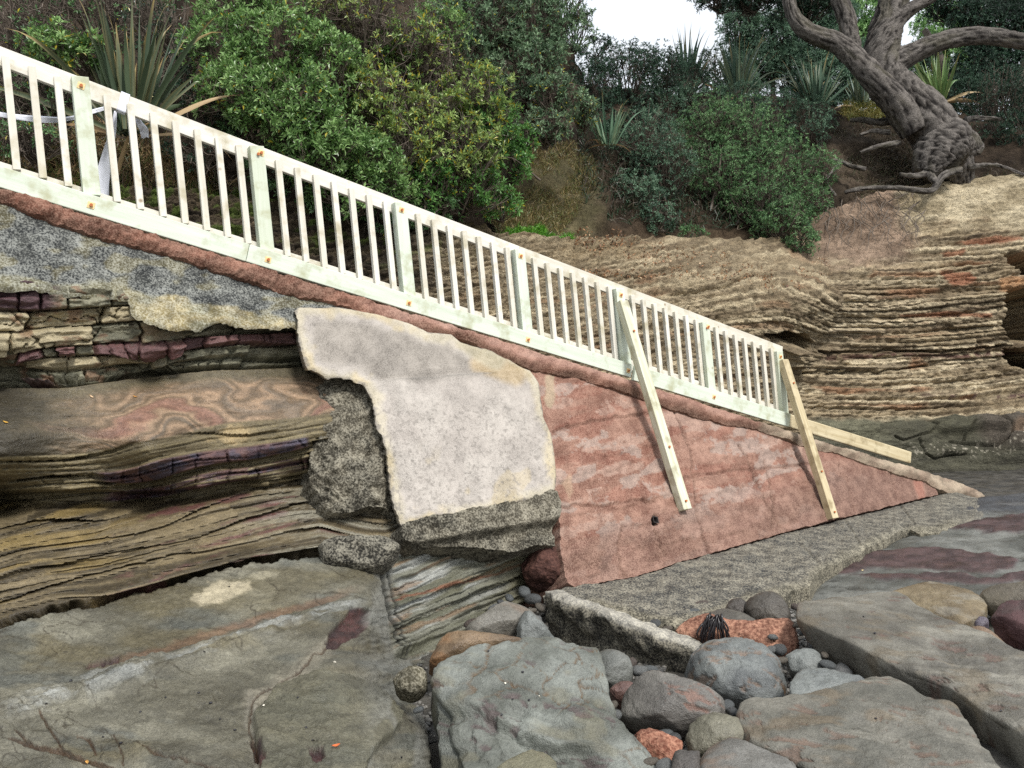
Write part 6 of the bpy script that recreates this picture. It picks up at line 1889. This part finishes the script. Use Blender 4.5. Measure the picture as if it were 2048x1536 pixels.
# leaf litter on the ledges
rng = np.random.default_rng(55)
n = 5200
x, y = rng.uniform(1150, 1660, n), rng.uniform(440, 600, n)
band = np.abs(y - (470 + 0.18 * (x - 1150)) + 24 * fbm(x / 40, 0, 0, 2, 4))
k = (band < 22) | ((np.abs(y - 548 - 0.02 * (x - 1300)) < 8) & (x < 1500))
x, y = x[k], y[k]
b = P(x, y, np.minimum(CLIFF(x, y), HILL(x, y)) - 0.20)
m_ = len(b)
a1, a2 = unit(rng.normal(size=(m_, 3))), unit(rng.normal(size=(m_, 3)))
s = rng.uniform(0.015, 0.035, (m_, 1))
V = np.stack([b - a1 * s, b + a2 * s * 0.5, b + a1 * s, b - a2 * s * 0.5], 1)
c = np.array([S(130, 92, 62), S(168, 126, 90), S(96, 70, 52), S(186, 160, 128)])[rng.integers(0, 4, m_)]
tag(mesh('leaf_litter', V.reshape(-1, 3), np.arange(m_ * 4).reshape(m_, 4), None, M['dull'], None, np.repeat(c, 4, 0), smooth=False), 'brown dead leaves scattered over the upper cliff ledges', 'leaf litter', None, 'stuff')

# ------------------------------------------------------------------ small things on the rocks
dg = bpy.context.evaluated_depsgraph_get()
dg.update()


def hit(px, py):
    r = unit(ray(px, py))
    ok, loc, nr, *_ = sc.ray_cast(dg, Vector(CAM.tolist()), Vector(r.tolist()))
    return (np.array(loc), np.array(nr)) if ok else (P(px, py, 4.5), UPZ)


def snail_mesh(mt):
    n, ns = 40, 10
    t = np.linspace(0, 2.2 * 2 * np.pi, n)
    R = 0.55 * np.exp(-0.16 * t)
    c = np.stack([R * np.cos(t), R * np.sin(t), 0.35 + 0.055 * t], -1)
    v, q = tube(c, 0.52 * np.exp(-0.15 * t), ns)
    cap = np.arange(ns)
    o = mesh('sea_snail', v, np.concatenate([q]), None, M[mt], None, loc=np.zeros(3))
    return o


SN = [(92, 1409), (142, 1362), (280, 1425), (205, 1475), (242, 1488), (398, 1386), (422, 1407), (470, 1461), (595, 1396), (612, 1456), (625, 1482), (458, 1174), (408, 1305), (802, 1516), (977, 1303), (1046, 1346), (1025, 1400), (1058, 1402), (1003, 1430), (902, 1118), (948, 1154), (938, 1188), (960, 1192), (1726, 1234), (1752, 1438), (2002, 1423), (1750, 1268), (1085, 1088), (440, 1440), (330, 1396)]
SP = [(1010, 1368), (1079, 1394), (528, 1412), (669, 1326)]
src = None
for kind, lst, mt in (('d', SN, 'shell'), ('p', SP, 'pale')):
    src = None
    for x, y in lst:
        loc, nr = hit(x, y)
        if src is None:
            src = o = snail_mesh(mt)
        else:
            o = src.copy()
            sc.collection.objects.link(o)
        s = RNG.uniform(0.007, 0.0105)
        o.scale = (s, s, s)
        o.location = loc - nr * s * 0.1
        o.rotation_euler = (RNG.uniform(-.3, .3), RNG.uniform(-.3, .3), RNG.uniform(0, 6.28))
        if kind == 'd':
            tag(o, 'tiny black sea snail clinging to the wet rock', 'snail', 'black sea snails on the rocks')
        else:
            tag(o, 'tiny pale sea snail shell lying on the grey rock', 'snail', 'pale snail shells on the rocks')
# fallen leaves
LV = [(10, 846, (206, 160, 60), 'orange fallen leaf on the dark rounded bed at the left edge'), (182, 794, (206, 176, 140), 'cream fallen leaf beneath the dark crevice on the left'), (270, 795, (196, 140, 62), 'tawny fallen leaf on the swirled bed'),
      (180, 1523, (226, 172, 92), 'yellow fallen leaf on the brown cracks at the bottom left'), (672, 1494, (206, 108, 58), 'orange-red fallen leaf on the raised part of the ledge'), (1724, 1142, (220, 200, 150), 'cream fallen leaf on the maroon band'), (1946, 1279, (226, 210, 150), 'pale leaf on the far part of the long grey slab'), (1800, 1232, (220, 214, 190), 'whitish leaf on the near end of the long grey slab')]
for x, y, c, lb in LV:
    loc, nr = hit(x, y)
    a = np.linspace(0, 1, 9)
    w = 0.0065 * np.sin(np.pi * a) ** 0.8
    az = RNG.uniform(-0.5, 0.5)
    d1 = unit(np.array([math.cos(az), math.sin(az), 0]) - nr * (nr @ np.array([math.cos(az), math.sin(az), 0])))
    d2 = np.cross(nr, d1)
    ctr = loc + nr * 0.006 + d1[None] * (a[:, None] - .5) * 0.034 + nr * 0.012 * (np.abs(a - .5)[:, None]) ** 1.5
    V = np.stack([ctr + d2 * w[:, None] + nr * 0.003, ctr, ctr - d2 * w[:, None] + nr * 0.003], 1).reshape(-1, 3)
    idx = np.arange(27).reshape(9, 3)
    q = np.stack([idx[:-1, :-1], idx[1:, :-1], idx[1:, 1:], idx[:-1, 1:]], -1).reshape(-1, 4)
    tag(mesh('fallen_leaf', V, q, None, M['dull'], None, np.tile(S(*c), (27, 1))), lb, 'leaf', 'fallen leaves')
# seaweed on the red block
rng = np.random.default_rng(9)
ref = float((hit(1430, 1266)[0] - CAM) @ fw)
sw = []
for k in range(34):
    x, y = 1428 + rng.normal(0, 7), 1250 + rng.normal(0, 4)
    sgn = rng.choice([-1, -1, 1])
    w_, dr = rng.uniform(4, 24) * sgn, rng.uniform(20, 52)
    pt = [P(x, y, ref - 0.01), P(x + 0.2 * w_, y - rng.uniform(6, 18), ref - 0.04), P(x + 0.6 * w_, y - rng.uniform(0, 8), ref - 0.07), P(x + w_, y + 0.5 * dr, ref - 0.09), P(x + w_ * 1.1 + rng.normal(0, 3), y + dr, ref - 0.10)]
    sw.append((catmull(pt, 26), np.interp(np.linspace(0, 1, 26), [0, .3, .8, 1], [0.005, 0.0075, 0.006, 0.002]) * rng.uniform(.7, 1.2)))
v, q = tubes(sw, 6)
tag(mesh('seaweed', v, q, None, M['weed'], None), 'tangle of black seaweed draped over the red rubble block', 'seaweed')
